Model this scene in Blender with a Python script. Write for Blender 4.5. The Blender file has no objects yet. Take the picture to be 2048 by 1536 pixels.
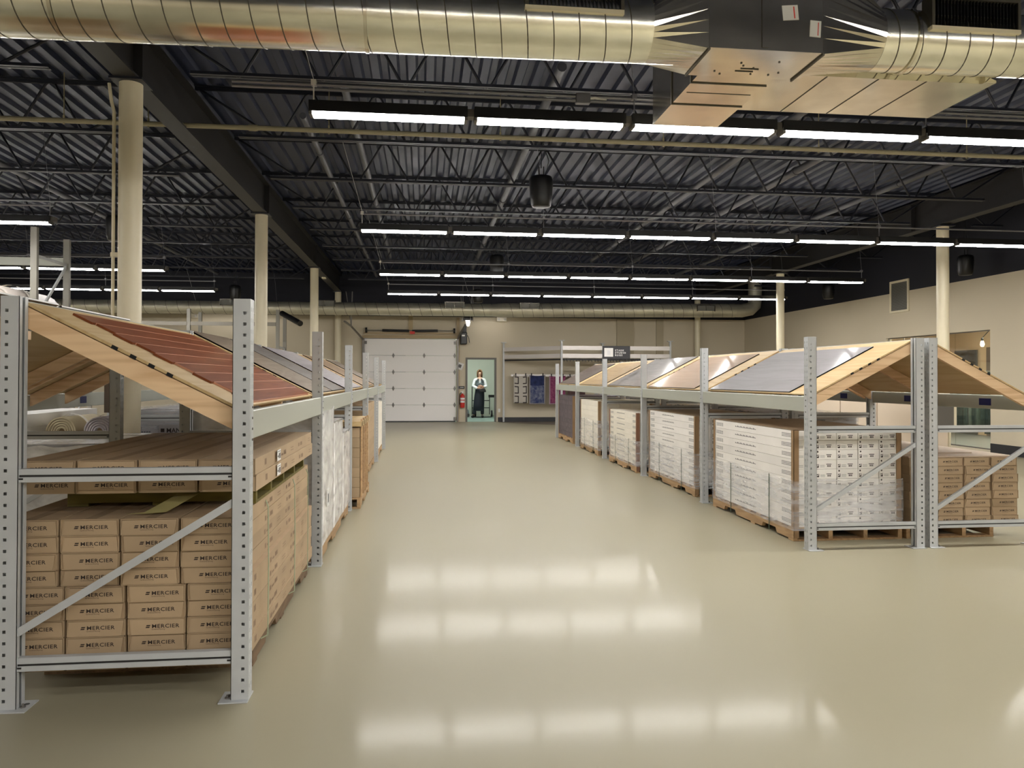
import bpy, math, random
from mathutils import Matrix, Vector
random.seed(7)
sc = bpy.context.scene
C = sc.collection

# ------------------------------------------------------------------ camera, world, exposure
def make_camera():
    F, yaw, pitch, roll, shy, eye = 1532.7, .1150, .0108, .0021, -28.3, 1.4738
    cy, sy, cp, sp = math.cos(yaw), math.sin(yaw), math.cos(pitch), math.sin(pitch)
    f = Vector((sy*cp, cy*cp, sp)); r = Vector((cy, -sy, 0)); u = r.cross(f)
    cr, sr = math.cos(roll), math.sin(roll)
    r2 = r*cr + u*sr; u2 = u*cr - r*sr
    cd = bpy.data.cameras.new('camera'); co = bpy.data.objects.new('camera', cd); C.objects.link(co)
    cd.sensor_fit = 'HORIZONTAL'; cd.sensor_width = 36; cd.lens = F/2048*36
    cd.shift_y = shy/2048; cd.clip_start = .05; cd.clip_end = 200
    M = Matrix((( r2.x, u2.x, -f.x, 0), (r2.y, u2.y, -f.y, 0), (r2.z, u2.z, -f.z, eye), (0, 0, 0, 1)))
    co.matrix_world = M
    sc.camera = co
make_camera()
sc.view_settings.view_transform = 'Standard'
sc.view_settings.look = 'None'
sc.view_settings.exposure = 2.68
sc.view_settings.gamma = 1.0
sc.view_settings.use_curve_mapping = False
w = bpy.data.worlds.new('World'); sc.world = w; w.use_nodes = True
w.node_tree.nodes['Background'].inputs[0].default_value = (.9, .92, 1, 1)
w.node_tree.nodes['Background'].inputs[1].default_value = 0.02
LAMP = 12.            # radiance of the ceiling lamp diffusers
ROOM_LAMP = 3.4
sc.cycles.use_denoising = True
sc.cycles.max_bounces = 7
sc.cycles.diffuse_bounces = 4
sc.cycles.glossy_bounces = 4
sc.cycles.transparent_max_bounces = 12
sc.cycles.sample_clamp_indirect = 6

# ------------------------------------------------------------------ materials
MATS = {}
def mat(name, col, rough=.6, metal=0., var=0., vscale=3., bump=0., bscale=20., stretch=(1, 1, 1), coat=0., coatr=.1,
        emit=None, estr=0., rnd=0., col2=None, spec=None):
    if name in MATS: return MATS[name]
    m = bpy.data.materials.new(name); m.use_nodes = True; MATS[name] = m
    N = m.node_tree.nodes; L = m.node_tree.links; b = N['Principled BSDF']
    b.inputs['Base Color'].default_value = (*col, 1)
    b.inputs['Roughness'].default_value = rough; b.inputs['Metallic'].default_value = metal
    if spec is not None: b.inputs['Specular IOR Level'].default_value = spec
    if coat: b.inputs['Coat Weight'].default_value = coat; b.inputs['Coat Roughness'].default_value = coatr
    if emit: b.inputs['Emission Color'].default_value = (*emit, 1); b.inputs['Emission Strength'].default_value = estr
    if var or bump or rnd or col2:
        tc = N.new('ShaderNodeTexCoord'); mp = N.new('ShaderNodeMapping'); mp.inputs['Scale'].default_value = stretch
        L.new(tc.outputs['Object'], mp.inputs['Vector'])
        oi = N.new('ShaderNodeObjectInfo')
        ad = N.new('ShaderNodeVectorMath'); ad.operation = 'ADD'
        sc_ = N.new('ShaderNodeVectorMath'); sc_.operation = 'SCALE'; sc_.inputs[3].default_value = 37.
        cx = N.new('ShaderNodeCombineXYZ'); L.new(oi.outputs['Random'], cx.inputs[0]); L.new(oi.outputs['Random'], cx.inputs[1])
        L.new(cx.outputs[0], sc_.inputs[0]); L.new(mp.outputs[0], ad.inputs[0]); L.new(sc_.outputs[0], ad.inputs[1])
        if var or col2 or rnd:
            nz = N.new('ShaderNodeTexNoise'); nz.inputs['Scale'].default_value = vscale; nz.inputs['Detail'].default_value = 5
            L.new(ad.outputs[0], nz.inputs['Vector'])
            rp = N.new('ShaderNodeValToRGB')
            c2 = col2 if col2 else tuple(c*(1-var) for c in col)
            c1 = tuple(min(1, c*(1+var)) for c in col) if not col2 else col
            rp.color_ramp.elements[0].position = .35; rp.color_ramp.elements[0].color = (*c2, 1)
            rp.color_ramp.elements[1].position = .65; rp.color_ramp.elements[1].color = (*c1, 1)
            L.new(nz.outputs['Fac'], rp.inputs[0]); out = rp.outputs[0]
            if rnd:
                hs = N.new('ShaderNodeHueSaturation'); mr = N.new('ShaderNodeMapRange')
                mr.inputs['To Min'].default_value = 1-rnd; mr.inputs['To Max'].default_value = 1+rnd
                L.new(oi.outputs['Random'], mr.inputs[0]); L.new(mr.outputs[0], hs.inputs['Value'])
                L.new(out, hs.inputs['Color']); out = hs.outputs[0]
            L.new(out, b.inputs['Base Color'])
        if bump:
            nb = N.new('ShaderNodeTexNoise'); nb.inputs['Scale'].default_value = bscale; nb.inputs['Detail'].default_value = 4
            L.new(ad.outputs[0], nb.inputs['Vector'])
            bp = N.new('ShaderNodeBump'); bp.inputs['Strength'].default_value = bump; bp.inputs['Distance'].default_value = .01
            L.new(nb.outputs['Fac'], bp.inputs['Height']); L.new(bp.outputs[0], b.inputs['Normal'])
    return m

def srgb(r, g, b):
    f = lambda c: ((c/255+.055)/1.055)**2.4 if c > 10 else c/255/12.92
    return (f(r), f(g), f(b))

def mat_two_tone(name, low, high, zsplit):
    """wall painted beige below, black above"""
    m = bpy.data.materials.new(name); m.use_nodes = True; MATS[name] = m
    N = m.node_tree.nodes; L = m.node_tree.links; b = N['Principled BSDF']
    g = N.new('ShaderNodeNewGeometry'); s = N.new('ShaderNodeSeparateXYZ'); L.new(g.outputs['Position'], s.inputs[0])
    c = N.new('ShaderNodeMath'); c.operation = 'GREATER_THAN'; c.inputs[1].default_value = zsplit
    L.new(s.outputs['Z'], c.inputs[0])
    mx = N.new('ShaderNodeMix'); mx.data_type = 'RGBA'
    mx.inputs[6].default_value = (*low, 1); mx.inputs[7].default_value = (*high, 1)
    L.new(c.outputs[0], mx.inputs[0]); L.new(mx.outputs[2], b.inputs['Base Color'])
    b.inputs['Roughness'].default_value = .7
    return m

def mat_floor():
    m = mat('floor_epoxy', srgb(156, 149, 126), rough=.27)
    N = m.node_tree.nodes; L = m.node_tree.links; b = N['Principled BSDF']
    b.inputs['Coat Weight'].default_value = .2; b.inputs['Coat Roughness'].default_value = .11; b.inputs['Coat IOR'].default_value = 1.4
    b.inputs['Specular IOR Level'].default_value = .1
    tc = N.new('ShaderNodeTexCoord')
    n1 = N.new('ShaderNodeTexNoise'); n1.inputs['Scale'].default_value = 1.3; n1.inputs['Detail'].default_value = 3
    n2 = N.new('ShaderNodeTexNoise'); n2.inputs['Scale'].default_value = 120; n2.inputs['Detail'].default_value = 2
    L.new(tc.outputs['Object'], n1.inputs['Vector']); L.new(tc.outputs['Object'], n2.inputs['Vector'])
    b1 = N.new('ShaderNodeBump'); b1.inputs['Strength'].default_value = .03; b1.inputs['Distance'].default_value = .02
    b2 = N.new('ShaderNodeBump'); b2.inputs['Strength'].default_value = .035; b2.inputs['Distance'].default_value = .002
    L.new(n1.outputs['Fac'], b1.inputs['Height']); L.new(n2.outputs['Fac'], b2.inputs['Height'])
    L.new(b2.outputs[0], b.inputs['Coat Normal'])
    b.inputs['Roughness'].default_value = .4
    return m

def mat_wrap(name='stretch_wrap', tint=(.85, .86, .9), amount=.3, scale=6., stretch=(1, 1, 5)):
    m = bpy.data.materials.new(name); m.use_nodes = True; MATS[name] = m
    N = m.node_tree.nodes; L = m.node_tree.links; b = N['Principled BSDF']; o = N['Material Output']
    b.inputs['Base Color'].default_value = (*tint, 1); b.inputs['Roughness'].default_value = .16
    b.inputs['Specular IOR Level'].default_value = .8
    tr = N.new('ShaderNodeBsdfTransparent'); mx = N.new('ShaderNodeMixShader')
    tc = N.new('ShaderNodeTexCoord'); mp = N.new('ShaderNodeMapping'); mp.inputs['Scale'].default_value = stretch
    L.new(tc.outputs['Object'], mp.inputs[0])
    nz = N.new('ShaderNodeTexNoise'); nz.inputs['Scale'].default_value = scale; nz.inputs['Detail'].default_value = 6
    nz.inputs['Distortion'].default_value = 1.2
    L.new(mp.outputs[0], nz.inputs['Vector'])
    mr = N.new('ShaderNodeMapRange'); mr.inputs['From Min'].default_value = .35; mr.inputs['From Max'].default_value = .7
    mr.inputs['To Min'].default_value = amount*.45; mr.inputs['To Max'].default_value = min(1, amount*1.8)
    L.new(nz.outputs['Fac'], mr.inputs[0])
    bp = N.new('ShaderNodeBump'); bp.inputs['Strength'].default_value = .35; bp.inputs['Distance'].default_value = .012
    L.new(nz.outputs['Fac'], bp.inputs['Height']); L.new(bp.outputs[0], b.inputs['Normal'])
    L.new(mr.outputs[0], mx.inputs[0]); L.new(tr.outputs[0], mx.inputs[1]); L.new(b.outputs[0], mx.inputs[2])
    L.new(mx.outputs[0], o.inputs['Surface'])
    return m

def mat_glass(name='window_glass'):
    m = bpy.data.materials.new(name); m.use_nodes = True; MATS[name] = m
    N = m.node_tree.nodes; L = m.node_tree.links; o = N['Material Output']; N.remove(N['Principled BSDF'])
    tr = N.new('ShaderNodeBsdfTransparent'); tr.inputs[0].default_value = (.86, .92, .9, 1)
    gl = N.new('ShaderNodeBsdfGlossy'); gl.inputs['Roughness'].default_value = .02
    lw = N.new('ShaderNodeLayerWeight'); lw.inputs[0].default_value = .5
    pw = N.new('ShaderNodeMath'); pw.operation = 'POWER'; pw.inputs[1].default_value = 4; L.new(lw.outputs['Facing'], pw.inputs[0])
    fr = N.new('ShaderNodeMapRange'); fr.inputs['To Min'].default_value = .05; fr.inputs['To Max'].default_value = .8; L.new(pw.outputs[0], fr.inputs[0])
    mx = N.new('ShaderNodeMixShader'); L.new(fr.outputs[0], mx.inputs[0]); L.new(tr.outputs[0], mx.inputs[1]); L.new(gl.outputs[0], mx.inputs[2])
    L.new(mx.outputs[0], o.inputs['Surface'])
    return m

def mat_wood(name, c1, c2, rough=.6, scale=2., axis=1, rings=9., coat=0., rnd=.06, knots=False):
    m = bpy.data.materials.new(name); m.use_nodes = True; MATS[name] = m
    N = m.node_tree.nodes; L = m.node_tree.links; b = N['Principled BSDF']
    tc = N.new('ShaderNodeTexCoord'); mp = N.new('ShaderNodeMapping')
    s = [scale*4]*3; s[axis] = scale*.35; mp.inputs['Scale'].default_value = s
    L.new(tc.outputs['Object'], mp.inputs[0])
    oi = N.new('ShaderNodeObjectInfo'); cx = N.new('ShaderNodeCombineXYZ')
    mu = N.new('ShaderNodeMath'); mu.operation = 'MULTIPLY'; mu.inputs[1].default_value = 50
    L.new(oi.outputs['Random'], mu.inputs[0])
    for i in range(3): L.new(mu.outputs[0], cx.inputs[i])
    ad = N.new('ShaderNodeVectorMath'); ad.operation = 'ADD'; L.new(mp.outputs[0], ad.inputs[0]); L.new(cx.outputs[0], ad.inputs[1])
    n1 = N.new('ShaderNodeTexNoise'); n1.inputs['Scale'].default_value = 1.2; n1.inputs['Detail'].default_value = 2; n1.inputs['Distortion'].default_value = .6
    L.new(ad.outputs[0], n1.inputs['Vector'])
    ml = N.new('ShaderNodeMath'); ml.operation = 'MULTIPLY'; ml.inputs[1].default_value = rings; L.new(n1.outputs['Fac'], ml.inputs[0])
    si = N.new('ShaderNodeMath'); si.operation = 'SINE'
    ml2 = N.new('ShaderNodeMath'); ml2.operation = 'MULTIPLY'; ml2.inputs[1].default_value = 6.28; L.new(ml.outputs[0], ml2.inputs[0]); L.new(ml2.outputs[0], si.inputs[0])
    mr = N.new('ShaderNodeMapRange'); mr.inputs['From Min'].default_value = -1; mr.inputs['From Max'].default_value = 1; L.new(si.outputs[0], mr.inputs[0])
    n2 = N.new('ShaderNodeTexNoise'); n2.inputs['Scale'].default_value = 7; n2.inputs['Detail'].default_value = 6; L.new(ad.outputs[0], n2.inputs['Vector'])
    mm = N.new('ShaderNodeMath'); mm.operation = 'MULTIPLY'; L.new(mr.outputs[0], mm.inputs[0]); L.new(n2.outputs['Fac'], mm.inputs[1])
    mx = N.new('ShaderNodeMix'); mx.data_type = 'RGBA'; mx.inputs[6].default_value = (*c1, 1); mx.inputs[7].default_value = (*c2, 1)
    L.new(mm.outputs[0], mx.inputs[0])
    hs = N.new('ShaderNodeHueSaturation'); mr2 = N.new('ShaderNodeMapRange'); mr2.inputs['To Min'].default_value = 1-rnd; mr2.inputs['To Max'].default_value = 1+rnd
    L.new(oi.outputs['Random'], mr2.inputs[0]); L.new(mr2.outputs[0], hs.inputs['Value']); L.new(mx.outputs[2], hs.inputs['Color'])
    out = hs.outputs[0]
    if knots:
        vo = N.new('ShaderNodeTexVoronoi'); vo.inputs['Scale'].default_value = 2.6
        mp2 = N.new('ShaderNodeMapping'); s2 = [1.6]*3; s2[axis] = .8; mp2.inputs['Scale'].default_value = s2
        L.new(tc.outputs['Object'], mp2.inputs[0])
        ad2 = N.new('ShaderNodeVectorMath'); ad2.operation = 'ADD'; L.new(mp2.outputs[0], ad2.inputs[0]); L.new(cx.outputs[0], ad2.inputs[1])
        L.new(ad2.outputs[0], vo.inputs['Vector'])
        kr = N.new('ShaderNodeMapRange'); kr.inputs['From Min'].default_value = .03; kr.inputs['From Max'].default_value = .075
        kr.inputs['To Min'].default_value = .65; kr.inputs['To Max'].default_value = 0
        L.new(vo.outputs['Distance'], kr.inputs[0])
        mk = N.new('ShaderNodeMix'); mk.data_type = 'RGBA'; mk.inputs[7].default_value = (*[c*.35 for c in c2], 1)
        L.new(kr.outputs[0], mk.inputs[0]); L.new(out, mk.inputs[6]); out = mk.outputs[2]
    L.new(out, b.inputs['Base Color']); b.inputs['Roughness'].default_value = rough
    if coat: b.inputs['Coat Weight'].default_value = coat; b.inputs['Coat Roughness'].default_value = .07; b.inputs['Specular IOR Level'].default_value = .12
    return m

M_FLOOR = mat_floor()
BEIGE = srgb(198, 187, 164)
M_WALL = mat_two_tone('wall_paint', BEIGE, srgb(17, 19, 33), 3.53)
M_BEIGE = mat('beige_paint', srgb(172, 160, 134), .6)
M_COL = mat('column_paint', srgb(222, 212, 184), .42, var=.03, vscale=2)
M_DECK = mat('deck_paint', srgb(34, 42, 68), .45, var=.12, vscale=1.5)
M_STEEL_BLK = mat('black_steel', srgb(19, 22, 34), .45)
M_GIRD = mat('girder_paint', srgb(34, 32, 32), .55)
M_RACK = mat('rack_grey', srgb(182, 184, 184), .42, var=.04, vscale=6, rnd=.03)
M_BEAM = mat('beam_grey', srgb(172, 174, 162), .38, var=.04, vscale=1.2, stretch=(1, .4, 6))
M_GALV = mat('galvanised', srgb(238, 236, 222), .22, 1., var=.12, vscale=5, bump=.25, bscale=2.2, stretch=(.5, 1, 1))
M_GALV2 = mat('galvanised_sheet', srgb(216, 210, 194), .15, 1., var=.1, vscale=4, bump=.12, bscale=1.4)
M_GALVF = mat('galvanised_far', srgb(214, 210, 192), .4, .65, var=.1, vscale=2, bump=.2, bscale=2)
M_GALVD = mat('galvanised_seam', srgb(96, 92, 82), .5, .8)
M_BLACK = mat('black_plastic', srgb(14, 14, 16), .4)
M_DARK = mat('dark_void', srgb(12, 12, 12), .8)
M_WHITE = mat('white_paint', srgb(226, 224, 220), .45)
M_DOOR = mat('garage_door_white', srgb(240, 236, 232), .5)
M_HINGE = mat('hinge_grey', srgb(120, 116, 112), .4, .5)
M_FRAMEG = mat('door_frame_grey', srgb(98, 94, 88), .5)
M_BASEB = mat('baseboard_black', srgb(36, 36, 40), .5)
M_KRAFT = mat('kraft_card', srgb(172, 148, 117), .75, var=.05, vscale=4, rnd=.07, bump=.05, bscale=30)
M_KRAFT_D = mat('kraft_card_dark', srgb(148, 126, 98), .8, var=.06, vscale=5, rnd=.05)  # darker brown card for tape strips, top sheets and roll cores
M_INK = mat('print_ink', srgb(45, 32, 26), .7)
M_GREYINK = mat('print_grey_ink', srgb(96, 94, 94), .7)
M_LABEL = mat('paper_label', srgb(225, 224, 220), .6)
M_CARTW = mat('white_card', srgb(238, 234, 228), .6, var=.03, vscale=3, rnd=.05)
M_CARTC = mat('cream_card', srgb(236, 229, 214), .6, var=.03, vscale=3, rnd=.04)
M_CARTP = mat('mauve_card', srgb(92, 80, 86), .5, var=.22, vscale=9, rnd=.08)
M_CARTG = mat('grey_card', srgb(168, 162, 160), .5, var=.06, vscale=3, rnd=.08)
M_PROT = mat('brown_edge_board', srgb(152, 122, 88), .75, var=.05, vscale=5, rnd=.05)
M_PROTR = mat('reddish_edge_board', srgb(150, 108, 84), .75, var=.05, vscale=5)
M_STRAP = mat('green_strap', srgb(70, 86, 70), .4)
M_WRAP = mat_wrap('stretch_wrap', amount=.26, scale=2.2, stretch=(1, 1, 7))
M_WRAPW = mat_wrap('white_stretch_wrap', tint=(.96, .95, .94), amount=1.1, scale=3., stretch=(1, 1, 2))
M_PINE = mat_wood('pine_board', srgb(222, 190, 150), srgb(184, 142, 100), .65, 1.6, 0, 6, knots=True)
M_PLY = mat_wood('plywood_face', srgb(192, 166, 120), srgb(172, 140, 92), .6, .9, 1, 7, knots=True)
M_PALLET = mat_wood('pallet_wood', srgb(182, 150, 110), srgb(144, 112, 78), .75, 2, 1, 6, rnd=.14)
M_PALLETY = mat_wood('yellow_stained_pallet_wood', srgb(112, 100, 40), srgb(76, 68, 28), .75, 2, 0, 6)
M_BLUE = mat('blue_tape', srgb(24, 30, 92), .5)
M_GLASS = mat_glass()
M_LAMP = mat('lamp_diffuser', (1, .97, .92), .5, emit=(1, .972, .935), estr=LAMP)
M_CREAMPIPE = mat('cream_pipe', srgb(142, 133, 104), .5)
M_GREYPIPE = mat('grey_pipe', srgb(78, 80, 88), .45)
M_COND = mat('conduit_grey', srgb(150, 150, 156), .35, .6)
M_RED = mat('extinguisher_red', srgb(190, 36, 28), .35)
M_REDTAG = mat('red_tag', srgb(210, 60, 50), .6)
M_SKIN = mat('skin', srgb(206, 160, 134), .6)
M_HAIR = mat('brown_hair', srgb(128, 92, 60), .6, var=.2, vscale=30)
M_SHIRT = mat('white_shirt', srgb(222, 226, 228), .7)
M_VEST = mat('dark_vest', srgb(62, 72, 74), .7)
M_APRON = mat('navy_apron', srgb(22, 26, 40), .7)
M_GREENW = mat('green_white_wall', srgb(194, 200, 186), .6)
M_TEALF = mat('pale_teal_floor', srgb(150, 174, 166), .3)
M_LVT = mat_wood('grey_vinyl_plank', srgb(92, 82, 74), srgb(62, 54, 48), .4, 1., 0, 5)

# ------------------------------------------------------------------ mesh builder
class MB:
    def __init__(s): s.v = []; s.f = []; s.m = []; s.sm = []
    def add(s, vs, fs, m=0, smooth=False):
        b = len(s.v); s.v += [tuple(p) for p in vs]
        for f in fs: s.f.append(tuple(i+b for i in f)); s.m.append(m); s.sm.append(smooth)
    def box(s, x0, x1, y0, y1, z0, z1, m=0):
        x0, x1 = min(x0, x1), max(x0, x1); y0, y1 = min(y0, y1), max(y0, y1); z0, z1 = min(z0, z1), max(z0, z1)
        s.add([(x0,y0,z0),(x1,y0,z0),(x1,y1,z0),(x0,y1,z0),(x0,y0,z1),(x1,y0,z1),(x1,y1,z1),(x0,y1,z1)],
              [(0,3,2,1),(4,5,6,7),(0,1,5,4),(1,2,6,5),(2,3,7,6),(3,0,4,7)], m)
    def hexa(s, p, m=0):      # 8 points: bottom 4 ccw, top 4
        s.add(p, [(0,3,2,1),(4,5,6,7),(0,1,5,4),(1,2,6,5),(2,3,7,6),(3,0,4,7)], m)
    def quad(s, p, m=0): s.add(p, [tuple(range(len(p)))], m)
    def prism(s, poly, y0, y1, m=0, axis='y'):    # poly in the two other axes
        n = len(poly)
        if axis == 'y': A = [(a, y0, b) for a, b in poly]; B = [(a, y1, b) for a, b in poly]
        elif axis == 'x': A = [(y0, a, b) for a, b in poly]; B = [(y1, a, b) for a, b in poly]
        else: A = [(a, b, y0) for a, b in poly]; B = [(a, b, y1) for a, b in poly]
        s.add(A+B, [tuple(range(n)), tuple(range(2*n-1, n-1, -1))] + [(i, i+n, (i+1) % n+n, (i+1) % n) for i in range(n)], m)
    def bar(s, p0, p1, w, h, m=0, up=(0, 0, 1)):   # rectangular bar between two points
        p0, p1 = Vector(p0), Vector(p1); d = (p1-p0).normalized(); u = Vector(up)
        if abs(d.dot(u)) > .99: u = Vector((0, 1, 0))
        a = d.cross(u).normalized(); b = a.cross(d)
        q = []
        for p in (p0, p1):
            for sa, sb in ((-1,-1),(1,-1),(1,1),(-1,1)): q.append(p + a*(sa*w/2) + b*(sb*h/2))
        s.add(q, [(0,1,2,3),(7,6,5,4),(0,4,5,1),(1,5,6,2),(2,6,7,3),(3,7,4,0)], m)
    def tube(s, pts, r, n=8, m=0, cap=True, smooth=True):
        pts = [Vector(p) for p in pts]; R = r if isinstance(r, (list, tuple)) else [r]*len(pts)
        vs = []; prev = None
        for i, p in enumerate(pts):
            d = (pts[min(i+1, len(pts)-1)]-pts[max(i-1, 0)]).normalized()
            if prev is None:
                u = Vector((0, 0, 1)) if abs(d.z) < .9 else Vector((1, 0, 0)); a = d.cross(u).normalized()
            else:
                a = (prev-d*prev.dot(d)).normalized()
            prev = a; b = d.cross(a)
            for k in range(n):
                t = 2*math.pi*k/n; vs.append(p+(a*math.cos(t)+b*math.sin(t))*R[i])
        fs = []
        for i in range(len(pts)-1):
            for k in range(n): fs.append((i*n+k, i*n+(k+1) % n, (i+1)*n+(k+1) % n, (i+1)*n+k))
        s.add(vs, fs, m, smooth)
        if cap:
            s.add(vs[:n], [tuple(range(n-1, -1, -1))], m); s.add(vs[-n:], [tuple(range(n))], m)
    def lathe(s, prof, cx, cy, n=24, m=0):   # prof [(r,z)]
        vs = []; 
        for r, z in prof:
            for k in range(n):
                t = 2*math.pi*k/n; vs.append((cx+r*math.cos(t), cy+r*math.sin(t), z))
        fs = [(i*n+k, i*n+(k+1) % n, (i+1)*n+(k+1) % n, (i+1)*n+k) for i in range(len(prof)-1) for k in range(n)]
        s.add(vs, fs, m, True)
        s.add(vs[:n], [tuple(range(n-1, -1, -1))], m); s.add(vs[-n:], [tuple(range(n))], m)
    def text(s, geo, fn, m=0):    # geo (verts2d, faces) mapped by fn(u,v)
        s.add([fn(u, v) for u, v in geo[0]], geo[1], m)
    def mesh(s, name, mats):
        me = bpy.data.meshes.new(name); me.from_pydata(s.v, [], s.f)
        if not isinstance(mats, (list, tuple)): mats = [mats]
        for m in mats: me.materials.append(m)
        me.polygons.foreach_set('material_index', s.m); me.polygons.foreach_set('use_smooth', s.sm)
        me.update(); return me
    def build(s, name, mats, parent=None, loc=None, rz=None):
        o = bpy.data.objects.new(name, s.mesh(name, mats)); C.objects.link(o)
        if parent: o.parent = parent
        if loc: o.location = loc
        if rz: o.rotation_euler.z = rz
        return o

def text_geo(txt, size, bold=0., align='LEFT', spacing=1.):
    cu = bpy.data.curves.new('txt', 'FONT'); cu.body = txt; cu.size = size; cu.offset = bold; cu.resolution_u = 2
    cu.align_x = align; cu.space_character = spacing
    ob = bpy.data.objects.new('txt', cu); C.objects.link(ob)
    dg = bpy.context.evaluated_depsgraph_get(); me = ob.evaluated_get(dg).to_mesh()
    vs = [(v.co.x, v.co.y) for v in me.vertices]; fs = [tuple(p.vertices) for p in me.polygons]
    ob.evaluated_get(dg).to_mesh_clear(); bpy.data.objects.remove(ob); bpy.data.curves.remove(cu)
    return vs, fs

def tag(o, label, cat, group=None, kind=None):
    o['label'] = label; o['category'] = cat
    if group: o['group'] = group
    if kind: o['kind'] = kind
    return o
def thing(name, label, cat, loc=(0, 0, 0), group=None, rz=0):
    o = bpy.data.objects.new(name, None); C.objects.link(o); o.location = loc; o.rotation_euler.z = rz
    o.empty_display_size = .1
    return tag(o, label, cat, group)
def struct(o): o['kind'] = 'structure'; return o
def dup(root, loc=None, label=None, group=None, rz=None):
    r = root.copy(); C.objects.link(r)
    if loc is not None: r.location = loc
    if rz is not None: r.rotation_euler.z = rz
    if label: r['label'] = label
    if group: r['group'] = group
    for ch in list(root.children):
        c = ch.copy(); C.objects.link(c); c.parent = r
        for g in ch.children:
            d = g.copy(); C.objects.link(d); d.parent = c
    return r
def solidify(o, t, off=0):
    m = o.modifiers.new('solid', 'SOLIDIFY'); m.thickness = t; m.offset = off; return o
def bevel(o, wd, seg=1):
    m = o.modifiers.new('bevel', 'BEVEL'); m.width = wd; m.segments = seg; m.limit_method = 'ANGLE'; return o
ORD = ['first', 'second', 'third', 'fourth', 'fifth', 'sixth', 'seventh', 'eighth', 'ninth', 'tenth', 'eleventh', 'twelfth']

# ------------------------------------------------------------------ room shell
YB, XR_, XL_, YF, ZD = 25.8, 11.2, -15.0, -7.0, 4.9
b = MB(); b.box(XL_-.2, XR_+.2, YF-.2, YB+.0, -.1, 0); struct(b.build('floor', M_FLOOR))
# corrugated steel deck, ribs running away from the camera
b = MB(); pitch = .203; prof = []
x = XL_
while x < XR_:
    prof += [(x, ZD), (x+.085, ZD), (x+.11, ZD+.05), (x+.178, ZD+.05)]; x += pitch
prof = [p for p in prof if p[0] <= XR_+.15]
vs = [(px, YF, pz) for px, pz in prof] + [(px, YB+.1, pz) for px, pz in prof]; n = len(prof)
b.add(vs, [(i, i+1, i+1+n, i+n) for i in range(n-1)])
b.box(XL_-.2, XR_+.2, YF-.2, YB+.2, ZD+.1, ZD+.2)
struct(b.build('ceiling', M_DECK))
# back wall with garage opening (X -1.96..1.10) and doorway (1.44..2.42)
b = MB()
b.box(XL_-.15, -2.0, YB, YB+.15, 0, ZD+.1); b.box(1.12, 1.43, YB, YB+.15, 0, ZD+.1); b.box(2.43, XR_+.15, YB, YB+.15, 0, ZD+.1)
b.box(-2.0, 1.12, YB, YB+.15, 2.79, ZD+.1); b.box(1.43, 2.43, YB, YB+.15, 2.13, ZD+.1)
struct(b.build('wall_back', M_WALL))
b = MB()
WY0, WY1, WZ0, WZ1 = 14.05, 17.5, .06, 2.46
b.box(XR_, XR_+.15, YF, WY0, 0, ZD+.1); b.box(XR_, XR_+.15, WY1, YB-.002, 0, ZD+.1)
b.box(XR_, XR_+.15, WY0, WY1, 0, WZ0); b.box(XR_, XR_+.15, WY0, WY1, WZ1, ZD+.1)
struct(b.build('wall_right', M_WALL))
b = MB(); b.box(XL_-.15, XL_, YF, YB-.002, 0, ZD+.1); struct(b.build('wall_left', M_WALL))
b = MB(); b.box(XL_-.15, XR_+.15, YF-.15, YF-.002, 0, ZD+.1); struct(b.build('wall_front', M_WALL))
b = MB(); b.box(2.50, XR_-.002, YB-.015, YB-.001, 0.002, .15); struct(b.build('baseboard_back', M_BASEB))
b = MB(); b.box(XR_-.015, XR_-.001, YF, WY0-.01, 0.002, .2); b.box(XR_-.015, XR_-.001, WY1+.01, YB-.02, 0.002, .2)
struct(b.build('baseboard_right', M_BASEB))
# vinyl plank patch on the floor by the back wall with a curved edge
pl = [(2.5, 25.78)]
for i in range(13):
    t = i/12; pl.append((2.5+3.2*t, 25.6-2.6*math.sin(t*1.35)))
pl += [(11.1, 22.6), (11.1, 25.78)]
b = MB(); b.prism(pl, .0005, .004, axis='z')
o = b.build('vinyl_floor', M_LVT); tag(o, 'grey brown vinyl plank flooring with a curved edge below the hanging rugs', 'flooring', kind='structure')
# pilasters on the back wall
for i, (px, wd) in enumerate([(6.6, .6), (8.0, .25)]):
    b = MB(); b.box(px, px+wd, YB-.06, YB-.001, .16, 3.5); o = b.build('trim_%d' % (i+1), M_BEIGE); struct(o)

# doorway frame and the room beyond
b = MB(); b.box(1.41, 1.47, YB-.03, YB+.16, 0.001, 2.16); b.box(2.39, 2.45, YB-.03, YB+.16, 0.001, 2.16); b.box(1.47, 2.39, YB-.03, YB+.16, 2.10, 2.16)
struct(b.build('trim_3', M_FRAMEG))
b = MB(); YE = 29.6
b.box(-.5, 5.0, YB+.152, YE, -.1, -.001); struct(b.build('floor_storeroom', M_TEALF))
b = MB(); b.box(-.6, 5.1, YE, YE+.1, 0, 2.9); b.box(-.6, -.5, YB+.152, YE, 0, 2.9); b.box(5., 5.1, YB+.152, YE, 0, 2.9)
b.box(-.6, 2.108, YE-.012, YE-.001, 0, 2.9); b.box(2.12, 5.0, YE-.012, YE-.001, 0, 2.9)
struct(b.build('wall_storeroom', M_GREENW))
b = MB(); b.box(-.6, 5.1, YB+.152, YE+.1, 2.9, 3.0); struct(b.build('ceiling_storeroom', M_WHITE))
t = thing('ceiling_light', 'fluorescent ceiling light in the room behind the open doorway', 'light', (1.8, 27.4, 2.86))
b = MB(); b.box(-.65, .65, -.15, .15, -.01, .038); b.build('housing', M_WHITE, t)
b = MB(); b.box(-.62, .62, -.13, .13, -.03, -.012); b.build('diffuser', mat('storeroom_diffuser', (1, 1, 1), emit=(.95, 1, .95), estr=ROOM_LAMP*2.6), t)

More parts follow.
